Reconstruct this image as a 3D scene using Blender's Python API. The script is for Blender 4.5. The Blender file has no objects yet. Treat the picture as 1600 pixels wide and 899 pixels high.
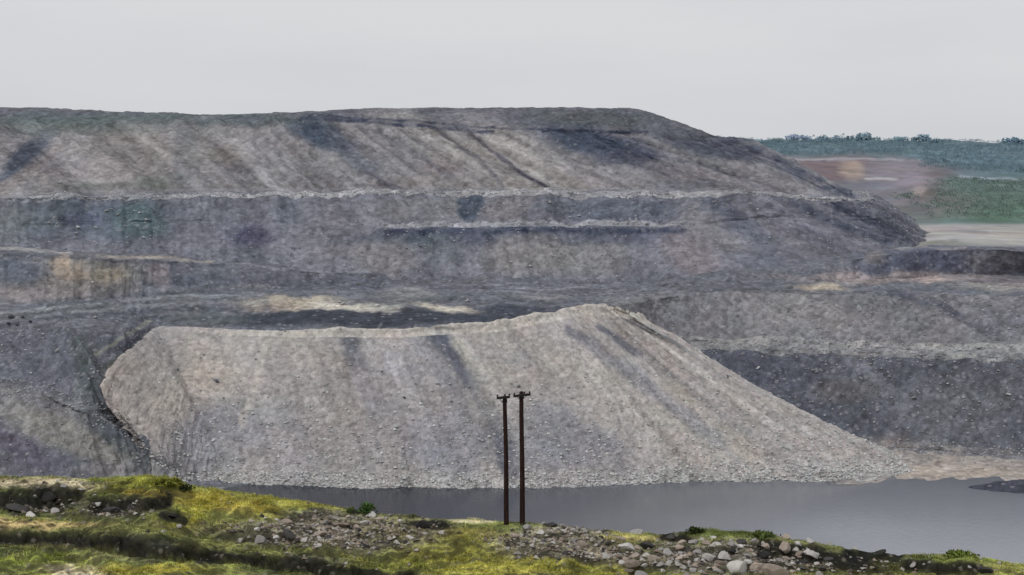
import bpy, math, random
import numpy as np
R = math.radians
random.seed(7)
rng = np.random.default_rng(7)
scn = bpy.context.scene
COL = scn.collection

# ------------------------------------------------------------------ camera
F = 2198.0                     # focal length in photo pixels (1600 wide)
CX, CY, HOR = 800.0, 449.5, 225.0
PITCH = math.atan((CY - HOR) / F)
CAMZ = 80.0                    # lens height above the water level (z = 0)
cp, sp = math.cos(PITCH), math.sin(PITCH)

def ray(px, py):
    px = np.asarray(px, float); py = np.asarray(py, float)
    a = (px - CX) / F; b = (CY - py) / F
    return a, cp + b * sp, -sp + b * cp

def Pz(px, py, z):             # point of the sight line at elevation z (camera-relative)
    x, y, w = ray(px, py); t = z / w
    return np.array([x * t, y * t, z + CAMZ])

def Pd(px, py, D):             # point of the sight line at distance D
    x, y, w = ray(px, py); t = D / y
    return np.array([x * t, D, w * t + CAMZ])

def proj(X, Y, Z):
    z = Z - CAMZ
    d = Y * cp - z * sp
    d = np.where(np.abs(d) < 1e-3, 1e-3, d)
    return CX + F * X / d, CY - F * (Y * sp + z * cp) / d

# ------------------------------------------------------------------ noise
def _hash(ix, iy, seed):
    h = (ix.astype(np.int64) * 374761393 + iy.astype(np.int64) * 668265263 + seed * 974711) & 0xFFFFFFFF
    h = ((h ^ (h >> 13)) * 1274126177) & 0xFFFFFFFF
    h = (h ^ (h >> 16)) & 0xFFFFFFFF
    return h / 4294967295.0

def vnoise(x, y, seed=0):
    x = np.asarray(x, float) + 1000.0; y = np.asarray(y, float) + 1000.0
    ix = np.floor(x); iy = np.floor(y)
    fx = x - ix; fy = y - iy
    fx = fx * fx * fx * (fx * (fx * 6 - 15) + 10); fy = fy * fy * fy * (fy * (fy * 6 - 15) + 10)
    a = _hash(ix, iy, seed); b = _hash(ix + 1, iy, seed)
    c = _hash(ix, iy + 1, seed); d = _hash(ix + 1, iy + 1, seed)
    return (a + (b - a) * fx) * (1 - fy) + (c + (d - c) * fx) * fy

def fbm(x, y, octv=4, seed=0, gain=.5):       # about -1..1
    s = 0; a = 1.0; t = 0
    for k in range(octv):
        c, n = math.cos(.6 * k), math.sin(.6 * k)
        s = s + a * (vnoise((x * c - y * n) * 2 ** k, (x * n + y * c) * 2 ** k, seed + 17 * k) * 2 - 1)
        t += a; a *= gain
    return s / t * 1.6

def streak(s, t, fs, ft, seed=0, octv=3):     # noise drawn out down the slope
    v = 0; a = 1.0; tt = 0
    for k in range(octv):
        v = v + a * (vnoise(s * fs * 2 ** k, t * ft * 1.4 ** k, seed + 31 * k) * 2 - 1)
        tt += a; a *= .6
    return v / tt * 1.6

def tipped(s, t, sc, seed):      # thin streaks left by tipped loads, in uneven bundles
    a = streak(s + 1.2 * fbm(s / 14, t / 14, 2, seed + 3), t, 1 / (2.2 * sc), 1 / (55. * sc), seed, 3)
    b = streak(s, t, 1 / (6.5 * sc), 1 / (110. * sc), seed + 9, 3)
    m = .5 + .8 * vnoise(s / (22 * sc), t / (25 * sc), seed + 13)
    return (.55 * a + .8 * b) * m

def lin(c):
    c = np.asarray(c, float) / 255.0
    return np.where(c <= .04045, c / 12.92, ((c + .055) / 1.055) ** 2.4)

def sstep(a, b, x):
    t = np.clip((x - a) / (b - a), 0, 1)
    return t * t * (3 - 2 * t)

# ------------------------------------------------------------------ painting of ground colours, distance haze mixed in for far ground
KILL = .78       # how bright a white surface shows under this sky
class Paint:
    def __init__(s, px, py, base, seed=0, warp=8.0):
        s.px = px; s.py = py; s.b0 = .5
        s.c = np.ones(px.shape + (3,)) * lin(base)
        w = warp
        s.wx = px + w * fbm(px / (4 * w), py / (2.5 * w), 4, seed + 1)
        s.wy = py + w * .6 * fbm(px / (4 * w), py / (2.5 * w), 4, seed + 2)
    def mix(s, m, col):
        m = np.clip(m, 0, 1)[..., None]
        s.c = s.c * (1 - m) + lin(col) * m
    def blob(s, cx, cy, rx, ry, col, k=1.0, ang=0, soft=.8):
        a = R(ang); dx = s.wx - cx; dy = s.wy - cy
        u = (dx * math.cos(a) + dy * math.sin(a)) / rx; v = (-dx * math.sin(a) + dy * math.cos(a)) / ry
        d = np.sqrt(u * u + v * v)
        s.mix(k * (1 - sstep(1 - soft * .6, 1 + soft * .6, d)), col)
    def line(s, pts, w, col, k=1.0, soft=.7, warp=True, side=0):
        X = s.px * .6 + s.wx * .4 if warp else s.px; Y = s.py * .6 + s.wy * .4 if warp else s.py
        best = np.full(X.shape, 1e9)
        for (x0, y0), (x1, y1) in zip(pts[:-1], pts[1:]):
            dx, dy = x1 - x0, y1 - y0; L = dx * dx + dy * dy
            t = np.clip(((X - x0) * dx + (Y - y0) * dy) / L, 0, 1)
            best = np.minimum(best, np.hypot(X - x0 - t * dx, Y - y0 - t * dy))
        brk = s.b0 + (1.3 - s.b0) * vnoise(s.px / 16, s.py / 7, 77)
        s.mix(np.clip(k * brk, 0, 1) * (1 - sstep(w * (1 - soft), w * (1 + soft), best)), col)
    def mul(s, f):
        s.c = s.c * np.asarray(f)[..., None]
    def out(s, k=KILL):
        return np.clip(s.c / k, .004, .8)

def mottle(p, s, t, sc, amt, seed):           # hue variation between pink, green and blue greys
    a = fbm(s / sc, t / sc, 4, seed); b = fbm(s / sc, t / sc, 4, seed + 5)
    p.c[..., 0] *= 1 + amt * a; p.c[..., 1] *= 1 + amt * .35 * b; p.c[..., 2] *= 1 - amt * .6 * a - amt * .3 * b

# ------------------------------------------------------------------ mesh helpers
def tag(o, label=None, cat=None, group=None, kind=None):
    if label: o['label'] = label
    if cat: o['category'] = cat
    if group: o['group'] = group
    if kind: o['kind'] = kind
    return o

def mesh_np(name, verts, faces, nper, mat, col=None, smooth=True):
    me = bpy.data.meshes.new(name)
    verts = np.ascontiguousarray(verts, dtype=np.float32).reshape(-1, 3)
    faces = np.ascontiguousarray(faces, dtype=np.int32).reshape(-1, nper)
    me.vertices.add(len(verts)); me.vertices.foreach_set('co', verts.ravel())
    me.loops.add(faces.size); me.loops.foreach_set('vertex_index', faces.ravel())
    me.polygons.add(len(faces))
    me.polygons.foreach_set('loop_start', np.arange(0, faces.size, nper, dtype=np.int32))
    me.polygons.foreach_set('use_smooth', np.full(len(faces), smooth, dtype=bool))
    me.update(calc_edges=True)
    if col is not None:
        ca = me.color_attributes.new('Col', 'FLOAT_COLOR', 'POINT')
        c4 = np.ones((len(verts), 4), np.float32); c4[:, :3] = np.asarray(col).reshape(-1, 3)
        ca.data.foreach_set('color', c4.ravel())
    me.materials.append(mat)
    o = bpy.data.objects.new(name, me); COL.objects.link(o)
    return o

def grid_faces(nv, nu, flip=False):
    i = np.arange(nv - 1)[:, None] * nu + np.arange(nu - 1)[None, :]
    q = np.stack([i, i + 1, i + nu + 1, i + nu], -1).reshape(-1, 4)
    return q[:, ::-1] if flip else q

def gsmooth(a, k):
    if k < 1: return a
    x = np.arange(-3 * k, 3 * k + 1); w = np.exp(-x * x / (2.0 * k * k)); w /= w.sum()
    p = np.pad(a, ((3 * k, 3 * k), (0, 0)), mode='edge')
    return np.stack([np.convolve(p[:, c], w, 'valid') for c in range(a.shape[1])], 1)

def loft(lines, nu, segs, sm=10, par=None):
    """lines: far-to-near list of lists of world points (same count each); returns V[nv,nu,3], s, t in metres, k line index"""
    L0 = np.array(lines[par if par is not None else 0])
    d = np.r_[0, np.cumsum(np.linalg.norm(np.diff(L0[:, :2], axis=0), axis=1))]; u = d / d[-1]
    uu = np.linspace(0, 1, nu)
    LL = []
    for l in lines:
        l = np.array(l); LL.append(gsmooth(np.stack([np.interp(uu, u, l[:, c]) for c in range(3)], 1), sm))
    rows = []; kk = []
    for i, n in enumerate(segs):
        for j in range(n):
            f = j / n; rows.append(LL[i] * (1 - f) + LL[i + 1] * f); kk.append(i + f)
    rows.append(LL[-1]); kk.append(len(segs))
    V = np.array(rows)
    s = np.broadcast_to((uu * d[-1])[None, :], V.shape[:2])
    t = np.r_[np.zeros((1, nu)), np.cumsum(np.linalg.norm(np.diff(V, axis=0), axis=2), axis=0)]
    k = np.broadcast_to(np.array(kk)[:, None], V.shape[:2])
    return V, s, t, k

def normals(V):
    du = np.gradient(V, axis=1); dv = np.gradient(V, axis=0)
    n = np.cross(du, dv); n /= np.linalg.norm(n, axis=2, keepdims=True) + 1e-9
    n[n[..., 2] < 0] *= -1
    return n

# ------------------------------------------------------------------ materials
def newmat(name):
    m = bpy.data.materials.new(name); m.use_nodes = True
    nt = m.node_tree; b = nt.nodes['Principled BSDF']
    b.inputs['Specular IOR Level'].default_value = .15
    b.inputs['Roughness'].default_value = .95
    return m, nt, b

def N(nt, typ, **kw):
    n = nt.nodes.new(typ)
    for k, v in kw.items():
        if hasattr(n, k): setattr(n, k, v)
        else: n.inputs[k].default_value = v
    return n

def ground_mat(name, sc, amt, speck=.0, speck_sc=.8, bump=.5, dist=.3, speckcol=(.5, .49, .47), dark=.0, rnd=.72):
    m, nt, b = newmat(name); L = nt.links.new
    at = N(nt, 'ShaderNodeAttribute', attribute_name='Col')
    tc = N(nt, 'ShaderNodeTexCoord')
    n1 = N(nt, 'ShaderNodeTexNoise'); n1.inputs['Scale'].default_value = sc; n1.inputs['Detail'].default_value = 5; n1.inputs['Roughness'].default_value = .74
    L(tc.outputs['Object'], n1.inputs['Vector'])
    mr = N(nt, 'ShaderNodeMapRange'); mr.inputs['From Min'].default_value = .3; mr.inputs['From Max'].default_value = .7
    mr.inputs['To Min'].default_value = 1 - amt; mr.inputs['To Max'].default_value = 1 + amt; mr.clamp = False
    L(n1.outputs['Fac'], mr.inputs['Value'])
    mx = N(nt, 'ShaderNodeVectorMath', operation='SCALE')
    L(at.outputs['Color'], mx.inputs[0]); L(mr.outputs['Result'], mx.inputs['Scale'])
    col = mx.outputs['Vector']
    # single stones: lighter and darker cells
    vo = N(nt, 'ShaderNodeTexVoronoi'); vo.inputs['Scale'].default_value = speck_sc; vo.inputs['Randomness'].default_value = 1
    L(tc.outputs['Object'], vo.inputs['Vector'])
    sx = N(nt, 'ShaderNodeSeparateColor'); L(vo.outputs['Color'], sx.inputs['Color'])
    cell = N(nt, 'ShaderNodeMapRange'); cell.inputs['From Min'].default_value = 0; cell.inputs['From Max'].default_value = 1
    cell.inputs['To Min'].default_value = 1 - amt * .7; cell.inputs['To Max'].default_value = 1 + amt * .7
    L(sx.outputs['Green'], cell.inputs['Value'])
    mc = N(nt, 'ShaderNodeVectorMath', operation='SCALE'); L(col, mc.inputs[0]); L(cell.outputs['Result'], mc.inputs['Scale']); col = mc.outputs['Vector']
    if speck > 0:
        g = N(nt, 'ShaderNodeMath', operation='GREATER_THAN'); g.inputs[1].default_value = rnd; L(sx.outputs['Red'], g.inputs[0])
        l = N(nt, 'ShaderNodeMapRange'); l.inputs['From Min'].default_value = .5; l.inputs['From Max'].default_value = .2
        L(vo.outputs['Distance'], l.inputs['Value'])
        mu = N(nt, 'ShaderNodeMath', operation='MULTIPLY'); L(g.outputs[0], mu.inputs[0]); L(l.outputs['Result'], mu.inputs[1])
        m2 = N(nt, 'ShaderNodeMath', operation='MULTIPLY'); m2.inputs[1].default_value = speck; L(mu.outputs[0], m2.inputs[0])
        mix = N(nt, 'ShaderNodeMix', data_type='RGBA'); L(m2.outputs[0], mix.inputs['Factor']); L(col, mix.inputs['A'])
        mix.inputs['B'].default_value = (*speckcol, 1); col = mix.outputs['Result']
    L(col, b.inputs['Base Color'])
    bp = N(nt, 'ShaderNodeBump'); bp.inputs['Strength'].default_value = bump; bp.inputs['Distance'].default_value = dist
    ad = N(nt, 'ShaderNodeMath', operation='ADD'); L(n1.outputs['Fac'], ad.inputs[0])
    dm = N(nt, 'ShaderNodeMath', operation='MULTIPLY'); dm.inputs[1].default_value = -.5; L(vo.outputs['Distance'], dm.inputs[0]); L(dm.outputs[0], ad.inputs[1])
    L(ad.outputs[0], bp.inputs['Height']); L(bp.outputs['Normal'], b.inputs['Normal'])
    return m

M_fan = ground_mat('pale_spoil', .8, .25, .4, .75, 1.0, .6, (.52, .51, .49), rnd=.8)
M_ter = ground_mat('dark_spoil', .75, .32, .5, .62, 1.0, .6, (.36, .36, .38), rnd=.84)
M_dump = ground_mat('weathered_spoil', .5, .27, .35, .45, 1.0, .8, (.34, .34, .36), rnd=.86)
M_far = ground_mat('far_country', .06, .16, 0, .05, .3, 2)
M_fg = ground_mat('bank_soil', 2.2, .38, .35, 2.6, 1.0, .12, (.34, .31, .26), rnd=.86)

def vcol_mat(name, sc=3.0, amt=.25, rough=.9, trans=0):
    m, nt, b = newmat(name); L = nt.links.new
    at = N(nt, 'ShaderNodeAttribute', attribute_name='Col'); tc = N(nt, 'ShaderNodeTexCoord')
    n1 = N(nt, 'ShaderNodeTexNoise'); n1.inputs['Scale'].default_value = sc; n1.inputs['Detail'].default_value = 4
    L(tc.outputs['Object'], n1.inputs['Vector'])
    mr = N(nt, 'ShaderNodeMapRange'); mr.inputs['From Min'].default_value = .3; mr.inputs['From Max'].default_value = .7
    mr.inputs['To Min'].default_value = 1 - amt; mr.inputs['To Max'].default_value = 1 + amt
    L(n1.outputs['Fac'], mr.inputs['Value'])
    mx = N(nt, 'ShaderNodeVectorMath', operation='SCALE'); L(at.outputs['Color'], mx.inputs[0]); L(mr.outputs['Result'], mx.inputs['Scale'])
    L(mx.outputs['Vector'], b.inputs['Base Color']); b.inputs['Roughness'].default_value = rough
    return m
M_grass = vcol_mat('grass_blades', .6, .2)
M_leaf = vcol_mat('leaves', .3, .25)
M_stone = vcol_mat('loose_stone', 1.5, .2)

def rock_mat(name, ca, cb, sc=3.0):
    m, nt, b = newmat(name); L = nt.links.new
    tc = N(nt, 'ShaderNodeTexCoord'); oi = N(nt, 'ShaderNodeObjectInfo')
    n1 = N(nt, 'ShaderNodeTexNoise'); n1.inputs['Scale'].default_value = sc; n1.inputs['Detail'].default_value = 6; n1.inputs['Roughness'].default_value = .65
    L(tc.outputs['Object'], n1.inputs['Vector'])
    r = N(nt, 'ShaderNodeMix', data_type='RGBA'); L(n1.outputs['Fac'], r.inputs['Factor'])
    r.inputs['A'].default_value = (*ca, 1); r.inputs['B'].default_value = (*cb, 1)
    mr = N(nt, 'ShaderNodeMapRange'); mr.inputs['To Min'].default_value = .45; mr.inputs['To Max'].default_value = 1.25; L(oi.outputs['Random'], mr.inputs['Value'])
    mx = N(nt, 'ShaderNodeVectorMath', operation='SCALE'); L(r.outputs['Result'], mx.inputs[0]); L(mr.outputs['Result'], mx.inputs['Scale'])
    L(mx.outputs['Vector'], b.inputs['Base Color'])
    bp = N(nt, 'ShaderNodeBump'); bp.inputs['Strength'].default_value = .6; bp.inputs['Distance'].default_value = .08
    L(n1.outputs['Fac'], bp.inputs['Height']); L(bp.outputs['Normal'], b.inputs['Normal'])
    return m
M_rock_pale = rock_mat('pale_rock', (.26, .245, .235), (.66, .63, .59))
M_rock_tan = rock_mat('tan_rock', (.18, .145, .12), (.52, .43, .36))
M_rock_dark = rock_mat('dark_rock', (.022, .022, .022), (.11, .105, .10))
M_boulder = rock_mat('slope_boulder', (.28, .28, .285), (.55, .55, .55))
M_boulder_dk = rock_mat('dark_boulder', (.05, .055, .065), (.11, .115, .13))

# ------------------------------------------------------------------ 1. distant country
def hills():
    X = [-700, 600, 1100, 1180, 1260, 1340, 1420, 1500, 1600, 1750, 2600]
    def ln(rows, D): return [Pd(x, r, D) for x, r in zip(X, rows)]
    lines = [ln([300]*11, 3600),
             ln([219, 219, 221, 221, 220, 219, 220, 222, 222, 218, 215], 2600),
             ln([250, 250, 250, 250, 250, 250, 248, 258, 270, 272, 272], 1500),
             ln([262, 262, 262, 262, 262, 278, 279, 278, 282, 284, 284], 1150),
             ln([300, 300, 300, 300, 300, 300, 292, 285, 284, 286, 288], 900),
             ln([372, 372, 372, 372, 372, 368, 354, 351, 354, 356, 360], 640),
             ln([430, 430, 430, 430, 430, 420, 394, 389, 390, 392, 396], 480),
             ln([445]*6 + [402]*5, 474)]
    V, s, t, k = loft(lines, 700, [8, 90, 40, 40, 70, 60, 6], sm=6, par=5)
    n = fbm(V[..., 0] / 60, V[..., 1] / 60, 5, 3)
    amp = np.interp(k[:, 0], [0, 1, 2, 4, 4.9, 5.2, 7], [0, 5, 3.5, 3, 1.2, .25, .2])[:, None]
    V[..., 2] += n * amp
    px, py = proj(V[..., 0], V[..., 1], V[..., 2])
    p = Paint(px, py, (88, 106, 114), 40, 7)  # bluish base colours carry the painted distance haze
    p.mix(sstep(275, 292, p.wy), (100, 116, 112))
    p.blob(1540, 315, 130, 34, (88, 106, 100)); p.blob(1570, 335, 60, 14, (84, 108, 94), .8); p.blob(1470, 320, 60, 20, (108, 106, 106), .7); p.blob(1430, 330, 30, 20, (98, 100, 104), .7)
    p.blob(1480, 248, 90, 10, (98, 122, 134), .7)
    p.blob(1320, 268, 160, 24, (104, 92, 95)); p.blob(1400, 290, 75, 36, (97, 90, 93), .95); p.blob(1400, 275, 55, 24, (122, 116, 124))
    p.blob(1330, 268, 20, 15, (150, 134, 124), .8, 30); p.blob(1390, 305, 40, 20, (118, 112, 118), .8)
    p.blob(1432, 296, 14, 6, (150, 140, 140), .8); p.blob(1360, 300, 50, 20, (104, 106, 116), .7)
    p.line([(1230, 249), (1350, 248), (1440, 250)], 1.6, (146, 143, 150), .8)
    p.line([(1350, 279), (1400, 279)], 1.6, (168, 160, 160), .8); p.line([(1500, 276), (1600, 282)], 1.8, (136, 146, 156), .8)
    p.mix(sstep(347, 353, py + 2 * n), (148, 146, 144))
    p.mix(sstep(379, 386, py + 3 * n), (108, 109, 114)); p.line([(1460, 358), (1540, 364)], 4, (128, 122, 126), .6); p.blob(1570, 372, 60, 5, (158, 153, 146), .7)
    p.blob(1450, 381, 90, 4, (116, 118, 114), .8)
    mottle(p, V[..., 0], V[..., 1], 25, .06, 9)
    p.mul(1 + .16 * fbm(V[..., 0] / 14, V[..., 1] / 60, 5, 8, .65))
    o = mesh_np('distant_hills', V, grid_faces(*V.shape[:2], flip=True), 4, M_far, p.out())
    tag(o, 'hazy green and brown country beyond the right end of the mine', kind='structure')
    return V
HV = hills()

# ------------------------------------------------------------------ 2. the upper dump with its benches
def dump():
    # far-to-near: rear fall, top surface edge (T2), second edge (T), bench crest (M), ledge (F), toe (E)
    def L(rows): return [Pd(x, r, D) for x, r, D in rows]
    T2 = L([(-500, 166, 600), (0, 167, 600), (60, 167, 600), (110, 173, 600), (250, 177, 600), (400, 178, 600), (560, 171, 600), (660, 167, 600), (800, 168, 600),
            (900, 168, 600), (990, 169, 600), (1040, 184, 598), (1112, 211, 596), (1150, 218, 640), (1120, 219, 740)])
    back = [p + np.array([0, 60, -20]) for p in T2[:-2]] + [T2[-2] + np.array([-10, 40, -10]), T2[-1] + np.array([-30, 10, -6])]
    T = L([(-500, 190, 545), (0, 186, 545), (60, 188, 545), (110, 188, 545), (250, 189, 545), (400, 186, 545), (500, 185, 545), (620, 194, 545), (760, 205, 548),
           (870, 205, 548), (960, 205, 548), (1010, 206, 550), (1085, 212, 555), (1184, 224, 600), (1160, 220, 720)])
    M = L([(-560, 314, 440), (-20, 310, 450), (50, 308, 455), (110, 307, 458), (270, 306, 470), (430, 304, 482), (560, 302, 492), (720, 299, 498), (900, 298, 500),
           (1030, 301, 500), (1150, 303, 500), (1230, 306, 502), (1318, 311, 506), (1364, 314, 548), (1350, 300, 700)])
    M0 = [p + np.array([0, 9, 0.25]) for p in M[:-2]] + [M[-2] + np.array([-5, 5, .3]), M[-1] + np.array([-8, 0, .3])]
    Fh = L([(-560, 357, 434), (-20, 345, 443), (50, 345, 447), (110, 345, 450), (270, 347, 460), (430, 350, 468), (590, 356, 474), (740, 355, 476), (880, 354, 478),
           (990, 354, 479), (1090, 355, 480), (1230, 340, 492), (1372, 340, 504), (1402, 338, 555), (1395, 325, 700)])
    Fl = [p + np.array([0, -3.5 if 590 <= 0 else 0, 0]) for p in Fh]
    Fl = []
    for i, p in enumerate(Fh):
        w = [0, 0, 0, 0, 0, .3, 1, 1, 1, 1, .8, .1, 0, 0, 0][i]
        Fl.append(p + np.array([0, -4.5 * w - .05, -.5 * w - .05]))
    E = L([(-560, 440, 395), (-20, 402, 425), (50, 404, 428), (110, 410, 430), (270, 420, 430), (430, 436, 436), (570, 446, 440), (760, 448, 441), (900, 448, 442),
           (1010, 448, 443), (1130, 448, 443), (1260, 448, 446), (1430, 384, 505), (1455, 374, 570), (1440, 352, 700)])
    V, s, t, k = loft([back, T2, T, M0, M, Fh, Fl, E], 1500, [6, 50, 150, 10, 60, 6, 110], sm=9, par=3)
    nrm = normals(V)
    px0, _ = proj(V[..., 0], V[..., 1], V[..., 2])
    i3 = int(np.argmax(k[:, 0] >= 3)); tr = np.clip(t - t[i3:i3 + 1], 0, None)
    sh = s - tr * .8 * sstep(0, 120, V[..., 0]) - (t - tr) * .3
    g = streak(sh, t, 1 / 11., 1 / 90., 5, 4)
    edge = np.minimum(np.abs(k - 1), 1)[..., None]
    slope = sstep(1.05, 1.4, k)
    flat = ((k > 2.95) & (k < 4.02)) | ((k > 4.95) & (k < 6.02))
    g3 = streak(sh, t, 1 / 4., 1 / 60., 15, 3)
    a = (g * 1.1 * slope + .45 * g3 * slope + .6 * fbm(s / 4, t / 4, 5, 6, .6) + .9 * fbm(s / 26, t / 26, 3, 7)) * np.where(flat, .45, 1)
    a = a * np.where(k < 1.05, .45, 1)
    for kc in (2, 3.5, 5.5):
        a = a + .9 * np.exp(-((k - kc) / .25) ** 2) * fbm(s / 9, s * 0 + kc, 4, 35)
    V = V + nrm * a[..., None]
    px, py = proj(V[..., 0], V[..., 1], V[..., 2])
    p = Paint(px, py, (113, 113, 121), 11, 9)
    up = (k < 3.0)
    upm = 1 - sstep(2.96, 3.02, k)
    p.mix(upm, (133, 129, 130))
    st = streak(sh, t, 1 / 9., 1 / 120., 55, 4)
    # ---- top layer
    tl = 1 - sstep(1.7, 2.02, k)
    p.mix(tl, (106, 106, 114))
    p.blob(930, 186, 110, 13, (94, 98, 100), .95); p.blob(1080, 210, 50, 10, (100, 103, 110), .8)
    p.blob(740, 184, 60, 12, (124, 121, 126), .7); p.blob(150, 188, 200, 12, (98, 108, 108), .9); p.blob(400, 187, 120, 10, (96, 105, 108), .8)
    # ---- upper tier
    def onup(f, *a_, **kw):
        c0 = p.c.copy(); f(*a_, **kw); p.c = c0 * (1 - upm[..., None]) + p.c * upm[..., None]
    onup(p.blob, 130, 205, 110, 10, (100, 108, 106), .8)
    onup(p.blob, 250, 235, 130, 38, (138, 132, 128), .8); onup(p.blob, 170, 275, 110, 24, (142, 134, 132), .7)
    onup(p.blob, 35, 250, 60, 16, (86, 93, 106), .9, -40); onup(p.blob, 10, 290, 40, 10, (124, 116, 112), .7, -30)
    onup(p.line, [(0, 300), (70, 250), (100, 215)], 8, (136, 128, 126), .6)
    onup(p.blob, 290, 245, 22, 60, (112, 114, 116), .6); onup(p.blob, 240, 285, 30, 12, (112, 116, 108), .6); onup(p.blob, 160, 293, 70, 7, (110, 112, 106), .6)
    onup(p.blob, 505, 212, 50, 20, (80, 88, 102), .95, 20); onup(p.blob, 545, 235, 60, 14, (104, 108, 118), .8, 45)
    onup(p.blob, 590, 265, 40, 15, (118, 118, 124), .7, 45)
    onup(p.blob, 620, 285, 50, 12, (136, 128, 126), .6)
    onup(p.blob, 730, 245, 150, 26, (148, 142, 138), .95, 28); onup(p.blob, 840, 255, 110, 22, (150, 144, 139), .95, 32); onup(p.blob, 800, 285, 130, 12, (144, 137, 133), .8)
    onup(p.blob, 690, 262, 30, 10, (138, 122, 122), .5)
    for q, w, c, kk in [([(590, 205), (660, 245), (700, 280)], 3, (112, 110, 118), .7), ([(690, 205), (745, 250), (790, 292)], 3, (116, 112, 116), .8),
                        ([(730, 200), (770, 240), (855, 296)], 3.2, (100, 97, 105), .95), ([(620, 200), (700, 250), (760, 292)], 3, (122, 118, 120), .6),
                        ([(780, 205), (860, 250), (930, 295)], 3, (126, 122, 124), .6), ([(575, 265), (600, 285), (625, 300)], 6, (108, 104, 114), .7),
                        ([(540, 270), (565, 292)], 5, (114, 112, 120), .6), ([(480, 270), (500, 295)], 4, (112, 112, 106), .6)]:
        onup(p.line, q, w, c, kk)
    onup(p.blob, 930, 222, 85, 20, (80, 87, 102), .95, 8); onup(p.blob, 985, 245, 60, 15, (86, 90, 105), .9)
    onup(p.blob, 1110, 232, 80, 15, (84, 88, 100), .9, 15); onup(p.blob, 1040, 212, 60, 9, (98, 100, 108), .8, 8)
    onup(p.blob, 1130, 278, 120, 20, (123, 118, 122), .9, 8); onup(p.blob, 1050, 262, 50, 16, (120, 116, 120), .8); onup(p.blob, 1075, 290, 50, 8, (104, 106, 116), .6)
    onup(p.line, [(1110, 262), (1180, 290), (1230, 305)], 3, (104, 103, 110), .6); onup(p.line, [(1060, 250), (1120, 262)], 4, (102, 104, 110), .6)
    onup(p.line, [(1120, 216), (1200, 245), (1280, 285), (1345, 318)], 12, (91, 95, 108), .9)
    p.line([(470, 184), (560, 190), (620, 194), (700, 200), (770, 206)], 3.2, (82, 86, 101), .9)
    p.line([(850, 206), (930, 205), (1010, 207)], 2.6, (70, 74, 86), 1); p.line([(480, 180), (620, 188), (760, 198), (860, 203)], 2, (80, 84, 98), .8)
    # ---- lower tier
    lo = 1 - upm
    def onlo(f, *a_, **kw):
        c0 = p.c.copy(); f(*a_, **kw); p.c = c0 * (1 - lo[..., None]) + p.c * lo[..., None]
    onlo(p.blob, 150, 345, 130, 32, (97, 104, 115), .9); onlo(p.blob, 215, 345, 42, 28, (92, 108, 110), .8); onlo(p.blob, 60, 335, 60, 22, (104, 110, 116), .7)
    onlo(p.blob, 130, 345, 40, 10, (92, 94, 112), .7); onlo(p.blob, 10, 350, 40, 30, (112, 116, 116), .7)
    onlo(p.blob, 450, 330, 30, 24, (98, 103, 112), .8); onlo(p.blob, 390, 368, 34, 20, (88, 88, 104), .95); onlo(p.blob, 385, 400, 30, 16, (96, 100, 108), .7)
    onlo(p.blob, 340, 340, 40, 26, (108, 110, 118), .6); onlo(p.blob, 520, 370, 60, 50, (118, 114, 120), .8)
    onlo(p.blob, 660, 328, 90, 20, (120, 119, 122), .8); onlo(p.blob, 738, 323, 18, 19, (82, 91, 104), .95, soft=.5)
    onlo(p.blob, 800, 330, 40, 20, (122, 117, 120), .8); onlo(p.blob, 950, 328, 120, 20, (97, 101, 112), .9); onlo(p.blob, 870, 320, 40, 10, (104, 108, 116), .8)
    onlo(p.blob, 800, 372, 250, 13, (92, 95, 107), .95); onlo(p.blob, 640, 375, 60, 14, (90, 97, 106), .7); onlo(p.blob, 690, 395, 40, 26, (104, 110, 114), .6)
    onlo(p.blob, 830, 398, 70, 30, (128, 123, 120), .85); onlo(p.blob, 600, 405, 50, 24, (124, 119, 120), .8); onlo(p.blob, 920, 405, 60, 26, (124, 121, 119), .7)
    onlo(p.blob, 1080, 400, 50, 32, (124, 114, 118), .8, 30); onlo(p.blob, 1110, 355, 50, 30, (122, 117, 119), .7, 40)
    onlo(p.line, [(1110, 318), (1190, 365), (1215, 430)], 18, (95, 99, 109), .8); onlo(p.blob, 1230, 410, 60, 26, (98, 100, 109), .7); onlo(p.blob, 1220, 345, 50, 22, (118, 113, 119), .7, 35)
    onlo(p.blob, 1360, 345, 70, 20, (98, 101, 112), .9, 24); onlo(p.line, [(1150, 320), (1230, 372), (1260, 400)], 5, (122, 118, 122), .6); onlo(p.line, [(1270, 322), (1350, 362), (1400, 380)], 3, (116, 116, 122), .6); onlo(p.line, [(1240, 316), (1310, 350), (1390, 380)], 6, (86, 90, 102), .85)
    onlo(p.line, [(1200, 318), (1290, 372), (1340, 395)], 4, (98, 99, 110), .7); onlo(p.line, [(1300, 318), (1370, 350), (1420, 372)], 5, (84, 88, 102), .7)
    onlo(p.blob, 1290, 400, 70, 16, (112, 110, 117), .6)
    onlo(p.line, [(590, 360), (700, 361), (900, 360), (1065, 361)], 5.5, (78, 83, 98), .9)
    # ---- ledges of loose pale rock
    z = (.6 + .8 * vnoise(s / 2., t / 2., 90)) * (.5 + .7 * vnoise(s / 17., t / 9., 91))
    p.mix(((k > 3.3) & (k < 4.12)) * z * np.interp(px, [0, 100, 350, 600, 1330, 1340], [.3, .7, .9, .8, .95, 0]), (156, 153, 153))
    lw = ((k > 4.88) & (k < 5.1)) * sstep(580, 620, px) * (1 - sstep(1050, 1075, px))
    p.mix(lw * z * 1., (144, 143, 147))
    e = np.clip(np.minimum(k - 2.02, 2.98 - k) * 8, 0, 1)
    tp = tipped(sh, t, 1.5, 60)
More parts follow.
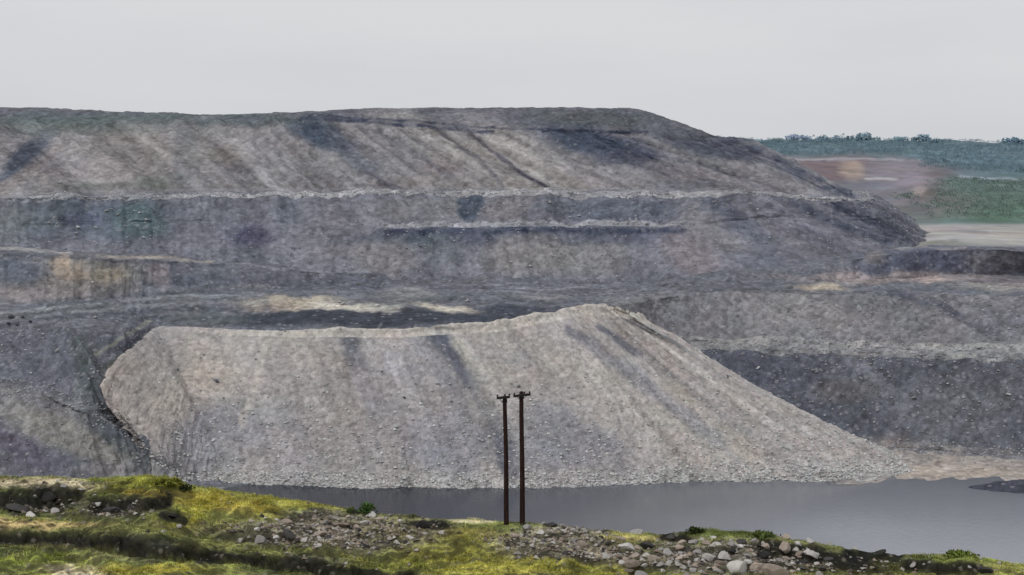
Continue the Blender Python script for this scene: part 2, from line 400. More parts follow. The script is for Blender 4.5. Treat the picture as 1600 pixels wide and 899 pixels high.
    dd = 1 + tp * np.where(up, .25, .14) * np.where(k > 2, 1, .3) + st * np.where(up, .08, .04) * np.where(k > 2, 1, .4) + .13 * fbm(s / 5, t / 6, 4, 20) + .10 * fbm(s / 1.8, t / 1.6, 3, 26)
    p.mul(dd)
    p.mul(1 + .05 * (vnoise(s / .9, t / .9, 33) * 2 - 1))
    mottle(p, s, t, 13, .03, 21)
    lum = p.c.mean(-1, keepdims=True); p.c = p.c * .62 + lum * .38 * np.array([.985, .99, 1.04])
    p.c = p.c.mean() + (p.c - p.c.mean()) * 1.35; p.c = p.c * np.array([.975, .993, 1.0]) * (1 - .12 * upm[..., None])
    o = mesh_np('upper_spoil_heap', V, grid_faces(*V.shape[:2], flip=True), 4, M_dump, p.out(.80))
    tag(o, 'huge terraced grey and tan overburden dump rising across the back', kind='structure')
    return V, k
DV, Dk = dump()

# ------------------------------------------------------------------ 3. pit floor, side banks and shore
def terrain():
    X = [-900, -60, 60, 130, 175, 230, 300, 500, 700, 900, 1000, 1090, 1200, 1300, 1440, 1520, 1600, 1750, 2500]
    def LZ(rows, zs):
        zs = zs if hasattr(zs, '__len__') else [zs] * len(X)
        return [Pz(x, r, z) for x, r, z in zip(X, rows, zs)]
    A = LZ([830]*5 + [800]*2 + [790]*5 + [785, 780, 775, 775, 778, 780, 790], -84)
    A2 = LZ([815]*5 + [800, 785] + [760]*5 + [762, 758, 758, 757, 757, 760, 765], [-80.5]*13 + [-80.0]*6)
    B = LZ([790, 790, 790, 790, 785, 765, 748, 735, 720, 712, 705, 702, 698, 696, 704, 710, 716, 722, 740], [-79.5]*4 + [-79.0] + [-79.5]*2 + [-79.4]*12)
    C = LZ([600, 606, 612, 640, 660, 690, 590, 590, 585, 570, 540, 541, 544, 546, 550, 552, 556, 558, 560], [-60, -60, -60, -61.5, -65.8, -70.5, -61, -61, -60, -58, -57, -57, -57, -57, -57, -57, -57, -57, -57])
    C2 = [q + np.array([0, 6, .3]) for q in C]
    D = LZ([500, 505, 508, 518, 530, 519, 519, 521, 514, 489, 470, 459, 457, 457, 460, 462, 464, 466, 470], [-47.5, -47.5, -47.5, -47.6, -49.2, -50.2, -50.0, -49.8, -48.6, -46.3, -45.0, -44] + [-44]*7)
    E = LZ([472, 474, 473, 470, 466, 462, 456, 446, 444, 444, 444, 444, 444, 442, 433, 431, 430, 430, 430], [-43.5]*19)
    E2 = [Pz(x, r, z) for x, r, z in zip(X, [392, 392, 402, 404, 404, 405, 407, 424, 430, 430, 430, 430, 428, 410, 391, 391, 392, 392, 392],
          [-31, -30.6, -32.4, -33, -33.6, -34.1, -35.6, -39.8, -42, -42, -42, -42, -41.5, -38, -35, -35, -35, -35, -35])]
    E3 = [q + np.array([0, 16 if i < 7 else 12, .5]) for i, q in enumerate(E2)]
    Z = [q + np.array([0, 60, -10]) for q in E3]
    V, s, t, k = loft([Z, E3, E2, E, D, C2, C, B, A2, A], 1600, [4, 12, 50, 70, 80, 8, 110, 40, 8], sm=7, par=4)
    nrm = normals(V)
    i4 = int(np.argmax(k[:, 0] >= 4)); tr = np.clip(t - t[i4:i4 + 1], 0, None)
    sh = s - tr * 1.0 * sstep(-60, 60, V[..., 0]) - tr * .6 * (1 - sstep(-120, -20, V[..., 0]))
    g = streak(sh, t, 1 / 9., 1 / 70., 105, 4)
    px0, py0 = proj(V[..., 0], V[..., 1], V[..., 2])
    isl = ((k > 2) & (k < 3)) | ((k > 4) & (k < 5)) | ((k > 5.9) & (k < 7))
    a = np.where(isl, g * .9 + .35 * streak(sh, t, 1 / 3., 1 / 40., 115, 3), 0) + .45 * fbm(s / 3, t / 3, 5, 106, .6) * np.where(k < 7.3, 1, .12) + .7 * fbm(s / 18, t / 18, 3, 107) * np.where(k < 7, 1, .2)
    a = gsmooth(a, 1)
    # heaps of dumped spoil on the plateau
    pl = (k > 3) & (k < 4)
    a = a + pl * .5 * np.abs(fbm(s / 9, t / 5, 3, 130))
    V = V + nrm * a[..., None]
    V[..., 2] = np.where(k > 8.4, np.minimum(V[..., 2], -.6), V[..., 2])
    px, py = proj(V[..., 0], V[..., 1], V[..., 2])
    p = Paint(px, py, (97, 99, 107), 61, 9)
    # far right wall and strip
    p.mix(sstep(1300, 1360, px) * (k < 3.02), (92, 94, 106))
    p.line([(1330, 390), (1420, 387), (1510, 389)], 2.2, (140, 137, 140), .6); p.blob(1570, 408, 70, 18, (106, 105, 113), .8)
    p.blob(1440, 408, 90, 15, (80, 83, 98), .85); p.blob(1530, 410, 12, 16, (120, 121, 127), .8); p.blob(1370, 402, 18, 10, (124, 118, 118), .6)
    p.blob(1400, 433, 150, 8, (136, 128, 130), .9); p.blob(1460, 436, 30, 5, (160, 146, 144), .8); p.blob(1580, 448, 90, 9, (134, 131, 130), .8)
    p.blob(1285, 447, 40, 6, (160, 150, 138), .9); p.blob(1560, 441, 60, 3, (104, 98, 108), .8)
    p.line([(1060, 453), (1200, 453), (1300, 460)], 2.6, (84, 85, 92), .9)
    # plateau
    p.blob(700, 452, 160, 10, (102, 104, 112), .7)
    p.blob(560, 498, 330, 13, (60, 64, 74), 1); p.blob(800, 484, 80, 8, (60, 64, 74), .95); p.blob(320, 495, 60, 14, (84, 90, 94), .8)
    p.blob(450, 472, 80, 9, (160, 152, 141), .95); p.blob(510, 481, 85, 5, (186, 182, 172), .95); p.blob(430, 481, 60, 6, (140, 128, 120), .8)
    p.blob(693, 481, 50, 6, (168, 161, 152), .95, 5); p.blob(640, 462, 50, 9, (120, 122, 124), .8); p.blob(600, 478, 30, 6, (160, 158, 154), .7)
    p.line([(550, 446), (590, 448)], 2.5, (62, 64, 72), .9); p.line([(660, 469), (730, 462)], 4, (78, 84, 88), .7)
    p.line([(770, 448), (850, 452), (920, 448)], 2, (126, 126, 132), .7); p.line([(790, 467), (860, 474)], 4, (72, 75, 84), .9)
    p.line([(640, 447), (760, 450), (850, 444)], 2.5, (76, 78, 88), .6); p.blob(830, 462, 60, 6, (118, 119, 124), .7)
    p.blob(360, 440, 220, 12, (84, 88, 98), .8); p.blob(480, 440, 120, 10, (90, 92, 102), .8)
    # haul road strips on the left
    for i, (y0, y1, c, w) in enumerate([(476, 452, (112, 112, 118), 4), (482, 458, (86, 89, 97), 4), (488, 464, (134, 139, 143), 2.6), (493, 470, (84, 89, 94), 3.6), (498, 476, (126, 130, 135), 2.4), (503, 484, (78, 81, 90), 4.4), (509, 492, (118, 119, 126), 2.2)]):
        p.line([(-60, y0 + 6), (30, y0), (130, (y0 + y1) / 2 + 1), (260, y1), (420, y1 - 4)], w, c, .55, .9)
    # left slope under the ledge
    lm = (k > 2) & (k < 3.05)
    p.blob(110, 432, 110, 30, (122, 118, 116), .9); p.blob(95, 408, 12, 12, (168, 150, 136), .8); p.blob(110, 425, 26, 14, (146, 132, 120), .7)
    p.blob(28, 425, 46, 22, (88, 94, 106), .9); p.blob(170, 428, 30, 12, (132, 124, 110), .7); p.blob(60, 462, 80, 8, (134, 128, 130), .8); p.blob(250, 430, 22, 14, (126, 118, 122), .7, 50)
    p.line([(-60, 384), (60, 390), (110, 396)], 2.6, (150, 148, 150), .85); p.line([(150, 402), (220, 401), (330, 407)], 2.4, (150, 143, 138), .8); p.line([(330, 408), (430, 420), (560, 428)], 2, (116, 117, 126), .7)
    p.line([(0, 396), (100, 402), (330, 414)], 3, (84, 84, 94), .6)
    # left bank
    lb = (px < 300) & (k > 4)
    p.blob(60, 560, 110, 50, (94, 96, 106), .8); p.blob(60, 640, 90, 30, (112, 110, 112), .8, 20); p.blob(120, 690, 130, 24, (124, 121, 118), .9, 22)
    p.blob(30, 700, 70, 18, (88, 85, 97), .9, 30); p.blob(40, 735, 80, 10, (92, 90, 99), .8, 20); p.blob(190, 735, 60, 10, (118, 115, 118), .8)
    p.line([(128, 535), (136, 590), (146, 640), (175, 680), (225, 722)], 15, (78, 84, 88), .8); p.line([(118, 600), (122, 640)], 5, (116, 122, 126), .6)
    p.line([(150, 535), (156, 590)], 6, (78, 82, 86), .6)
    p.line([(158, 560), (200, 532), (240, 507)], 6, (82, 82, 90), .9); p.line([(152, 552), (195, 525), (235, 503)], 2.5, (132, 132, 124), .8)
    p.line([(160, 578), (210, 548)], 4, (88, 92, 88), .8)
    # right bank
    rb = sstep(960, 1000, px)
    p.mix(rb * ((k > 4) & (k < 5.02)) * .9, (116, 115, 120)); p.mix(rb * (k > 5.02) * (k < 7) * .95, (83, 85, 93))
    p.blob(1010, 480, 80, 26, (122, 122, 127), .6); p.blob(1250, 490, 120, 30, (121, 119, 121), .6)
    p.line([(1330, 468), (1400, 490), (1440, 512)], 14, (99, 101, 106), .8); p.line([(1395, 458), (1470, 480), (1555, 520)], 7, (80, 82, 93), .9); p.line([(1440, 462), (1520, 478), (1600, 500)], 8, (100, 100, 108), .7)
    p.blob(1580, 500, 60, 28, (102, 101, 109), .7)
    p.blob(1180, 575, 90, 26, (75, 78, 89), .9, 15); p.line([(1100, 556), (1200, 625), (1330, 688)], 14, (76, 79, 91), .8); p.blob(1300, 560, 130, 12, (84, 86, 95), .7)
    p.line([(1330, 565), (1400, 620), (1460, 690)], 12, (106, 107, 114), .5); p.blob(1500, 640, 90, 50, (98, 100, 106), .6); p.blob(1320, 610, 50, 14, (96, 92, 94), .6)
    p.blob(1380, 690, 60, 10, (104, 98, 98), .6)
    z = (.2 + .9 * vnoise(s / 2.4, t / 2.4, 190)) * (.5 + .8 * vnoise(s / 14, t / 8, 191))
    p.mix(rb * ((k > 4.9) & (k < 6.06)) * z, (150, 149, 149))
    p.mix(((k > 6.93) & (k < 7.3)) * z * .5 * rb, (144, 138, 135))
    # beach
    be = (k > 7.06) * sstep(1280, 1340, px)
    p.mix(be * .95, (146, 139, 135)); 
    c0 = p.c.copy(); p.blob(1480, 735, 90, 12, (160, 149, 141), .9); p.blob(1330, 728, 60, 9, (150, 147, 145), .6); p.line([(1380, 728), (1480, 724), (1600, 727)], 2.5, (140, 130, 128), .6); p.blob(1470, 727, 8, 4, (110, 100, 98), .7)
    p.c = np.where((k > 7.0)[..., None], p.c, c0)
    p.line([(1330, 757), (1440, 760)], 2.2, (84, 80, 80), .6)
    p.mul(1 + .22 * fbm(s / 16, t / 1.6, 4, 171) * ((k > 3) & (k < 4)))
    p.mul(1 + tipped(sh, t, 1.0, 160) * np.where(isl, .16, .03) + g * np.where(isl, .06, .02) + .15 * fbm(s / 4, t / 4, 4, 120) + .10 * fbm(s / 1.4, t / 1.3, 3, 126))
    p.mul(1 + .07 * (vnoise(s / .8, t / .8, 133) * 2 - 1))
    mottle(p, s, t, 10, .03, 121)
    p.c = p.c * np.array([1.0, 1.0, .975])
    o = mesh_np('pit_terrain', V, grid_faces(*V.shape[:2], flip=True), 4, M_ter, p.out(.76))
    tag(o, 'dark grey pit floor and side banks with haul road strips and pale shore', kind='structure')
    return V, k
TV, Tk = terrain()

# ------------------------------------------------------------------ 4. pale fan-shaped dump at the water
def fan():
    #        crest (px,row,z)        toe px,row (z=-80.6)
    prs = [((210, 632, -66), (270, 700, -75)), ((168, 640, -62.8), (238, 716, -73.5)), ((154, 606, -58.5), (285, 751, -79)), ((172, 572, -53.8), (308, 757, -80.2)), ((208, 541, -50.6), (330, 758, -80.6)), ((246, 512, -48.4), (370, 760, -80.6)),
           ((330, 515, -48.6), (430, 762, -80.6)), ((430, 517, -48.6), (510, 765, -80.6)), ((530, 518, -48.7), (620, 768, -80.6)), ((620, 516, -48.6), (730, 769, -80.6)),
           ((700, 511, -48.0), (850, 767, -80.6)), ((780, 505, -47.4), (960, 763, -80.6)), ((850, 494, -46.4), (1060, 759, -80.6)), ((900, 484, -45.5), (1150, 757, -80.6)), ((930, 481, -45.2), (1240, 756, -80.6)),
           ((958, 484, -45.4), (1350, 757, -80.6)), ((985, 492, -46.2), (1440, 738, -80.1))]
    crest = [Pz(*a) for a, b in prs]; toe = [Pz(*b) for a, b in prs]
    # right flank turns back behind the edge
    crest += [crest[-1] + np.array([4, 10, -1.5]), crest[-1] + np.array([2, 24, -6])]
    toe += [Pz(1400, 706, -79.6), Pz(1330, 690, -80)]
    n = len(crest)
    back = []
    for i, c in enumerate(crest):
        back.append(c + np.array([4 if i < 5 else 0, 7, -1.2 if i > 4 else -3]))
    back0 = [c + np.array([0, 14, -9]) for c in back]
    under = [q + np.array([0, -7, -5]) for q in toe]
    NV = 280
    V, s, t, k = loft([back0, back, crest, toe, under], 1700, [6, 16, NV, 14], sm=8, par=3)
    f = np.clip(k - 2, 0, 1)
    # concave foot on the right flank, slightly bulging middle
    px0, py0 = proj(V[..., 0], V[..., 1], V[..., 2])
    ridx = s / s.max()
    sag = 2.6 * np.sin(np.pi * f) * sstep(.55, .95, ridx)
    V[..., 2] -= sag
    V[..., 0] += (1.3 * fbm(t / 7, s / 9, 4, 212) + .5 * fbm(t / 1.6, s / 2, 3, 213)) * (1 - sstep(.06, .16, ridx))
    nrm = normals(V)
    g = streak(s, t, 1 / 12., 1 / 160., 205, 4)
    g2 = streak(s, t, 1 / 3., 1 / 50., 215, 3)
    m = sstep(0, .12, f) * (k <= 3.0)
    a = g * 1.0 * m * (1 - .4 * f) + .34 * g2 * m * (1 - .5 * f) + .30 * fbm(s / 2.0, t / 2.0, 5, 206, .6) * (.5 + 1.1 * f) + .6 * fbm(s / 5, t / 5, 3, 209) * sstep(.85, 1, f) + .5 * fbm(s / 20, t / 20, 3, 207)
    a = a + .8 * np.exp(-((k - 2) / .02) ** 2) * (.5 + vnoise(s / 4, t * 0, 208)) * sstep(.2, .35, ridx)      # berm at the tipping edge
    a = np.where(k > 3, a * .5, a)
    V = V + nrm * a[..., None]
    px, py = proj(V[..., 0], V[..., 1], V[..., 2])
    p = Paint(px, py, (156, 150, 147), 71, 10); p.b0 = .9
    p.blob(240, 600, 110, 60, (160, 152, 144), .8); p.blob(230, 650, 60, 40, (164, 155, 145), .8)
    p.blob(335, 690, 95, 62, (124, 124, 130), .85, -25); p.blob(440, 620, 50, 70, (146, 141, 142), .7); p.blob(460, 700, 70, 50, (134, 132, 137), .7)
    p.blob(530, 560, 40, 40, (152, 147, 144), .7); p.blob(620, 600, 60, 70, (134, 132, 136), .8, 20); p.blob(610, 700, 70, 45, (140, 137, 140), .7)
    p.blob(700, 690, 70, 60, (122, 122, 131), .8, 20)
    p.line([(548, 522), (554, 560)], 14, (98, 99, 107), .95, .8); p.line([(556, 560), (580, 640)], 10, (136, 132, 138), .5)
    p.line([(682, 525), (715, 560), (748, 612), (775, 660), (800, 740)], 16, (92, 95, 108), 1, .45)
    p.line([(650, 520), (690, 580), (720, 640)], 16, (124, 125, 132), .6)
    p.line([(712, 535), (755, 590), (785, 640)], 9, (160, 154, 146), .9); p.blob(800, 590, 60, 70, (154, 150, 145), .8, 35); p.blob(860, 560, 40, 40, (148, 145, 143), .6)
    p.blob(850, 690, 70, 60, (128, 128, 135), .8, 30); p.blob(930, 710, 70, 36, (126, 126, 134), .75, 25)
    p.blob(960, 620, 110, 40, (160, 154, 148), .8, 38); p.blob(1090, 660, 130, 30, (163, 157, 149), .8, 35)
    for q, w, c, kk in [([(885, 515), (925, 540)], 7, (104, 104, 112), .95), ([(925, 540), (990, 590), (1060, 640), (1120, 690)], 12, (128, 127, 132), .8), ([(938, 512), (965, 532), (1000, 552)], 6, (98, 98, 107), .95), ([(1000, 552), (1090, 620), (1180, 680)], 5, (142, 139, 142), .6), ([(975, 496), (1020, 518), (1070, 545)], 4, (116, 114, 117), .9), ([(1070, 548), (1180, 625), (1260, 680)], 3, (144, 141, 140), .7),
                        ([(990, 575), (1080, 650), (1150, 720)], 5, (144, 142, 145), .6), ([(300, 520), (285, 560), (250, 600)], 5, (146, 143, 136), .7), ([(420, 530), (400, 600), (380, 660)], 6, (166, 160, 153), .6),
                        ([(470, 530), (480, 600)], 7, (142, 138, 138), .6)]:
        p.line(q, w, c, kk)
    p.mix(((k > 1.3) & (k < 2.05)) * sstep(300, 420, px) * (.7 + .4 * vnoise(s / 6, t / 3, 251)), (180, 173, 164))
    p.blob(900, 490, 60, 8, (172, 162, 152), .7); p.blob(700, 514, 40, 3, (120, 114, 108), .6); p.blob(320, 528, 20, 3, (118, 116, 110), .7)
    foot = sstep(.86, .97, f) * (.5 + .6 * vnoise(s / 3, t / 3, 250)); p.mix(foot * .6, (166, 165, 165))
    p.blob(1300, 722, 70, 16, (160, 157, 155), .7); p.blob(240, 730, 50, 14, (110, 110, 114), .7)
    tp = tipped(s, t, 1.0, 260)
    p.mul(1 + g * .12 * m + tp * .30 * m * (1 - .4 * f) + .10 * fbm(s / 3.5, t / 4.5, 4, 220) + .08 * fbm(s / 1.3, t / 1.3, 3, 226))
    lum = p.c.mean(-1, keepdims=True); p.c = p.c * .75 + lum * .25 * np.array([1, .99, 1.0]); p.c = p.c * np.array([1.0, .995, .985])
    p.mul(1 + .06 * (vnoise(s / .7, t / .7, 233) * 2 - 1))
    mottle(p, s, t, 9, .035, 221)
    o = mesh_np('fan_spoil_heap', V, grid_faces(*V.shape[:2], flip=True), 4, M_fan, p.out(.765))
    tag(o, 'pale fan shaped tip of broken rock sloping down into the pond', kind='structure')
    return V, k
FV, Fk = fan()

# ------------------------------------------------------------------ 5. water
def water():
    m, nt, b = newmat('pond_water'); L = nt.links.new
    b.inputs['Roughness'].default_value = .1
    b.inputs['Specular IOR Level'].default_value = .4; b.inputs['IOR'].default_value = 1.33
    tc = N(nt, 'ShaderNodeTexCoord'); mp = N(nt, 'ShaderNodeMapping'); mp.inputs['Scale'].default_value = (.5, .9, 1)
    L(tc.outputs['Object'], mp.inputs['Vector'])
    n1 = N(nt, 'ShaderNodeTexNoise'); n1.inputs['Scale'].default_value = 1.2; n1.inputs['Detail'].default_value = 4; L(mp.outputs['Vector'], n1.inputs['Vector'])
    bp = N(nt, 'ShaderNodeBump'); bp.inputs['Strength'].default_value = .45; bp.inputs['Distance'].default_value = .10
    L(n1.outputs['Fac'], bp.inputs['Height']); L(bp.outputs['Normal'], b.inputs['Normal'])
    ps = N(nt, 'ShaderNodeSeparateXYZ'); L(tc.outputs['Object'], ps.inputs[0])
    # sky reflection painted into base colour: darker left, lighter right and near the bank
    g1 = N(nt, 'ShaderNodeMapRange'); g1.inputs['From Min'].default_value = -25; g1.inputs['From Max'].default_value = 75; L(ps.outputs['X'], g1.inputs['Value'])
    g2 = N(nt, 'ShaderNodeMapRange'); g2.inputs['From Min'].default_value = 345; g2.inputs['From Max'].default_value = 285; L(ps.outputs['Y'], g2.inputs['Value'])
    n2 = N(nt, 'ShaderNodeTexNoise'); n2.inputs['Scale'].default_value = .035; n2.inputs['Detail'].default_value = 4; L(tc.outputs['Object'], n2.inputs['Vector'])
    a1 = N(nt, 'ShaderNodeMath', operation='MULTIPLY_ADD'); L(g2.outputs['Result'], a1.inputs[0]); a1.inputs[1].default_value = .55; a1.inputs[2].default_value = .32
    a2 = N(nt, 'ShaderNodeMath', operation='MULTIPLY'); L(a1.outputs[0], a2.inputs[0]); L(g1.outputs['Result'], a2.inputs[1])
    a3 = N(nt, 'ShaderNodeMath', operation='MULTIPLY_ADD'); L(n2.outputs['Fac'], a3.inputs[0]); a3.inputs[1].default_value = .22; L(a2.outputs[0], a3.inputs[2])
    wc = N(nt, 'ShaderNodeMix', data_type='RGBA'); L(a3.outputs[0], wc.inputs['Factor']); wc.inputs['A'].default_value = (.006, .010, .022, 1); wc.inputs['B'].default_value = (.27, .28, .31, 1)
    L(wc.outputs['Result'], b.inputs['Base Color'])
    x = np.linspace(-260, 420, 60); y = np.linspace(96, 420, 40)
    Xg, Yg = np.meshgrid(x, y)
    V = np.stack([Xg, Yg, np.zeros_like(Xg)], -1)
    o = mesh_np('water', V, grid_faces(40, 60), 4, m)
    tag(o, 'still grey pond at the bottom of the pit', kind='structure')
water()

# ------------------------------------------------------------------ 6. foreground bank
CR = np.array([(-400, 742), (0, 742), (60, 742), (130, 747), (170, 746), (230, 741), (275, 747), (300, 757), (340, 764), (400, 771), (500, 784), (560, 796), (640, 804), (790, 813), (850, 817),
               (930, 826), (1000, 833), (1060, 829), (1090, 826), (1160, 829), (1250, 841), (1350, 856), (1450, 866), (1520, 865), (1600, 882), (2000, 930)], float)
def crest_row(px): return np.interp(px, CR[:, 0], CR[:, 1])
def crest_D(px): return np.interp(px, [-400, 0, 800, 1600, 2000], [94, 93, 88, 84, 82])
NU_, ND_ = 1500, 420
def gheight(px, D):
    """ground elevation (camera relative) for bearing px and distance D"""
    Rc, Dc = crest_row(px), crest_D(px)
    a, yy, w = ray(px, Rc)
    zc = w / yy * Dc
    X = a / yy * D
    dd = Dc - D                     # metres in front of the crest
    z = zc - .02 * np.maximum(dd, 0)
    ins = sstep(0, 3.0, dd)
    h = .5 * fbm(X / 6, D / 3.2, 4, 300) + .30 * fbm(X / 2.6, D / 1.25, 4, 302) + .14 * fbm(X / .8, D / .6, 3, 301)
    z = z + h * (ins * .9 + .1) - .1
    rg = np.abs(fbm(X / 7, D / 2.4, 3, 305))
    z = z - .35 * np.clip(.35 - rg, 0, 1) / .35 * ins
    return z, X, dd

def row_of(px, D, z):
    x, y = proj((px - CX) / F * D, D, z + CAMZ); return y

DITCH = [([(150, 846), (230, 862), (330, 868), (430, 880), (560, 896), (640, 905)], .9, 7.5),
         ([(-50, 783), (30, 786), (90, 780)], .7, 12), ([(60, 772), (120, 774)], .5, 7), ([(150, 790), (225, 788), (260, 780)], .6, 9), ([(-40, 838), (60, 843), (200, 850)], .35, 6),
         ([(1030, 838), (1075, 842)], .4, 6), ([(1190, 858), (1290, 868), (1340, 880)], .6, 12), ([(1420, 884), (1520, 888)], .6, 10), ([(1330, 862), (1400, 872)], .5, 8), ([(640, 816), (700, 822)], .35, 6), ([(260, 806), (285, 812)], .35, 8)]

def seg_d(X, Y, pts):
    best = np.full(X.shape, 1e9)
    for (x0, y0), (x1, y1) in zip(pts[:-1], pts[1:]):
        dx, dy = x1 - x0, y1 - y0; L = dx * dx + dy * dy
        t = np.clip(((X - x0) * dx + (Y - y0) * dy) / L, 0, 1)
        best = np.minimum(best, np.hypot(X - x0 - t * dx, Y - y0 - t * dy))
    return best

def bank():
    pxs = np.linspace(-350, 1950, NU_)
    q = np.linspace(0, 1, ND_)
    PX = np.broadcast_to(pxs[None, :], (ND_, NU_))
    Dc = crest_D(PX)
    off = np.interp(q, [0, .04, .12, .88, 1.0], [60, 14, 0, -26, -60])[:, None]
    Dg = Dc + off
    z, X, dd = gheight(PX, Dg)
    # hummock left, ditches
    row = row_of(PX, Dg, z)
    z = z + .0
    for pts, dep, w in DITCH:
        wob = 5 * fbm(PX / 22, row / 10, 3, 311)
        z = z - dep * np.exp(-(seg_d(PX, row + wob, pts) / w) ** 2)
    b = -dd
    z = np.where(b > 0, z - .62 * b + .35 * fbm(X / 3, b / 3, 3, 315) * np.clip(b, 0, 1), z)
    z = np.maximum(z, -CAMZ - 3)
    V = np.stack([(PX - CX) / F * Dg * (1 / (cp + 0)) * 1.0, Dg, z + CAMZ], -1)
    # exact bearing: X = a / y_ray * D, use the crest row ray
    a, yy, w_ = ray(PX, crest_row(PX)); V[..., 0] = a / yy * Dg
    return V, PX, dd
BV, BPX, Bdd = bank()

# masks of what grows or lies where, by place on the bank
def bank_paint(px, py, X, Y):
    p = Paint(px, py, (116, 120, 58), 81, 9)
    n = fbm(X / 3.4, Y / 1.6, 4, 320); n2 = fbm(X / 1.2, Y / .7, 3, 321)
    rock = np.zeros(px.shape); grass = np.ones(px.shape) * .75
    p.mix(sstep(.0, .6, n) * .9, (146, 144, 58)); p.mix(sstep(.1, .6, -n) * .9, (84, 90, 48)); p.mix(sstep(.35, .8, n2) * .5, (118, 104, 72))
    def B(cx, cy, rx, ry, c, k=1., g=None, r=None, ang=0):
        nonlocal rock, grass
        p.blob(cx, cy, rx, ry, c, k, ang)
        a = R(ang); dx = p.wx - cx; dy = p.wy - cy
        u = (dx * math.cos(a) + dy * math.sin(a)) / rx; v = (-dx * math.sin(a) + dy * math.cos(a)) / ry
        m = (1 - sstep(.6, 1.3, np.sqrt(u * u + v * v))) * k
        if g is not None: grass = grass * (1 - m) + g * m
        if r is not None: rock = rock * (1 - m) + r * m
    B(70, 757, 110, 9, (182, 162, 134), .95, .1, .15); B(30, 750, 60, 6, (150, 130, 100), .7)
    B(225, 760, 75, 15, (128, 124, 28), .95, 1); B(245, 770, 60, 5, (148, 120, 32), .7)
    B(340, 785, 90, 13, (176, 154, 44), .95, 1, None, 8); B(300, 805, 40, 18, (166, 154, 36), .9, 1, None, -30); B(450, 785, 80, 8, (150, 140, 46), .9, 1, None, 6)
    B(60, 792, 90, 12, (58, 54, 46), .8, .3, .4); B(60, 820, 110, 8, (168, 138, 92), .85, .4); B(330, 830, 60, 10, (110, 100, 66), .7, .7, .35)
    B(190, 795, 60, 16, (66, 58, 48), .8, .4, .5); B(150, 830, 130, 8, (122, 118, 62), .8, .8); B(100, 850, 90, 9, (112, 100, 62), .7)
    B(60, 875, 90, 9, (142, 148, 44), .9, 1); B(120, 893, 50, 7, (186, 166, 136), .95, .1); B(240, 890, 80, 8, (178, 162, 46), .95, 1); B(160, 872, 60, 6, (128, 122, 72), .8)
    B(380, 868, 260, 14, (60, 58, 54), .9, .15, .08, 6); B(330, 850, 60, 5, (132, 128, 60), .7)
    B(530, 833, 150, 30, (126, 114, 98), .95, .25, 1); B(500, 815, 40, 14, (146, 130, 116), .8, .1, 1); B(440, 860, 120, 8, (124, 122, 58), .8, .9)
    B(620, 835, 60, 12, (118, 108, 60), .6, .7, .4); B(680, 830, 50, 14, (100, 90, 72), .7, .4, .5); B(720, 870, 110, 22, (158, 148, 48), .9, 1); B(600, 885, 80, 12, (134, 132, 48), .8, 1); B(740, 835, 50, 12, (142, 128, 52), .8, 1)
    B(730, 808, 80, 5, (176, 160, 126), .8, .2)
    B(870, 850, 100, 28, (134, 122, 102), .95, .25, 1); B(940, 868, 60, 14, (146, 128, 112), .8, .1, 1); B(800, 885, 110, 12, (164, 152, 48), .9, 1); B(930, 893, 80, 8, (148, 140, 48), .9, 1)
    B(1010, 840, 70, 7, (158, 140, 78), .8, .6, .1); B(1000, 880, 70, 10, (112, 102, 60), .6, .6, .5)
    B(1140, 872, 150, 26, (110, 100, 90), .95, .15, 1); B(1280, 880, 90, 18, (72, 62, 48), .8, .4, .6); B(1120, 836, 70, 6, (92, 100, 46), .9, 1); B(1230, 845, 60, 6, (120, 120, 60), .8, .9)
    B(1390, 885, 110, 18, (78, 72, 36), .8, .9, .3); B(1490, 875, 90, 7, (134, 140, 56), .9, 1); B(1570, 890, 60, 9, (150, 142, 70), .8, 1); B(1360, 862, 60, 5, (126, 130, 66), .8, .9)
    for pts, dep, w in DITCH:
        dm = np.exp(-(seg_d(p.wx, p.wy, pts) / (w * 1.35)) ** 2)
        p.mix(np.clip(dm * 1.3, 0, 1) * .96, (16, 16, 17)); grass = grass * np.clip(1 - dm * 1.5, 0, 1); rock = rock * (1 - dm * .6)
    return p, grass, rock
bpx, bpy_ = proj(BV[..., 0], BV[..., 1], BV[..., 2])
bp_, gmask, rmask = bank_paint(bpx, bpy_, BV[..., 0], BV[..., 1])
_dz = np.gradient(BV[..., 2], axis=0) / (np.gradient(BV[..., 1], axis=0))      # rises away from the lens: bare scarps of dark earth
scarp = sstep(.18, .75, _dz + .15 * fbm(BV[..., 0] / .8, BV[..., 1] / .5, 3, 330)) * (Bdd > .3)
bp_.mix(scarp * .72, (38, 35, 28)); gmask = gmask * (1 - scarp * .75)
hi_ = fbm(BV[..., 0] / .9, BV[..., 1] / .55, 4, 331)
bp_.mul(np.clip(1 + .38 * hi_, .3, 1.7)); bp_.mix(rmask * sstep(-.1, .5, -hi_) * .7, (52, 46, 38))
lum_ = bp_.c.mean(-1, keepdims=True); bp_.c = (bp_.c * .80 + lum_ * .20) * np.array([.94, 1.0, .92])
far = sstep(-1.0, -6, Bdd)[..., None]
bp_.c = bp_.c * (1 - far) + lin((104, 100, 84)) * far
ob = mesh_np('foreground_bank', BV, grid_faces(*BV.shape[:2], flip=True), 4, M_fg, bp_.out(.60))
tag(ob, 'uneven grassy bank of mossy earth in front of the pond', kind='structure')

# ------------------------------------------------------------------ 7. grass (stuff)
def pick(n, mask, lo=-2.0, hi=24):
    """random points on the bank in proportion to mask; returns i, j indices with jitter applied"""
    ok = (Bdd > lo) & (Bdd < hi) & (bpx > -60) & (bpx < 1660) & (bpy_ < 925)
    w = (np.clip(mask, 0, 1) ** 1.3) * ok
    w = w * np.gradient(BV[..., 1], axis=0).__abs__()
    w = w.ravel(); w = w / w.sum()
    return rng.choice(len(w), n, p=w)

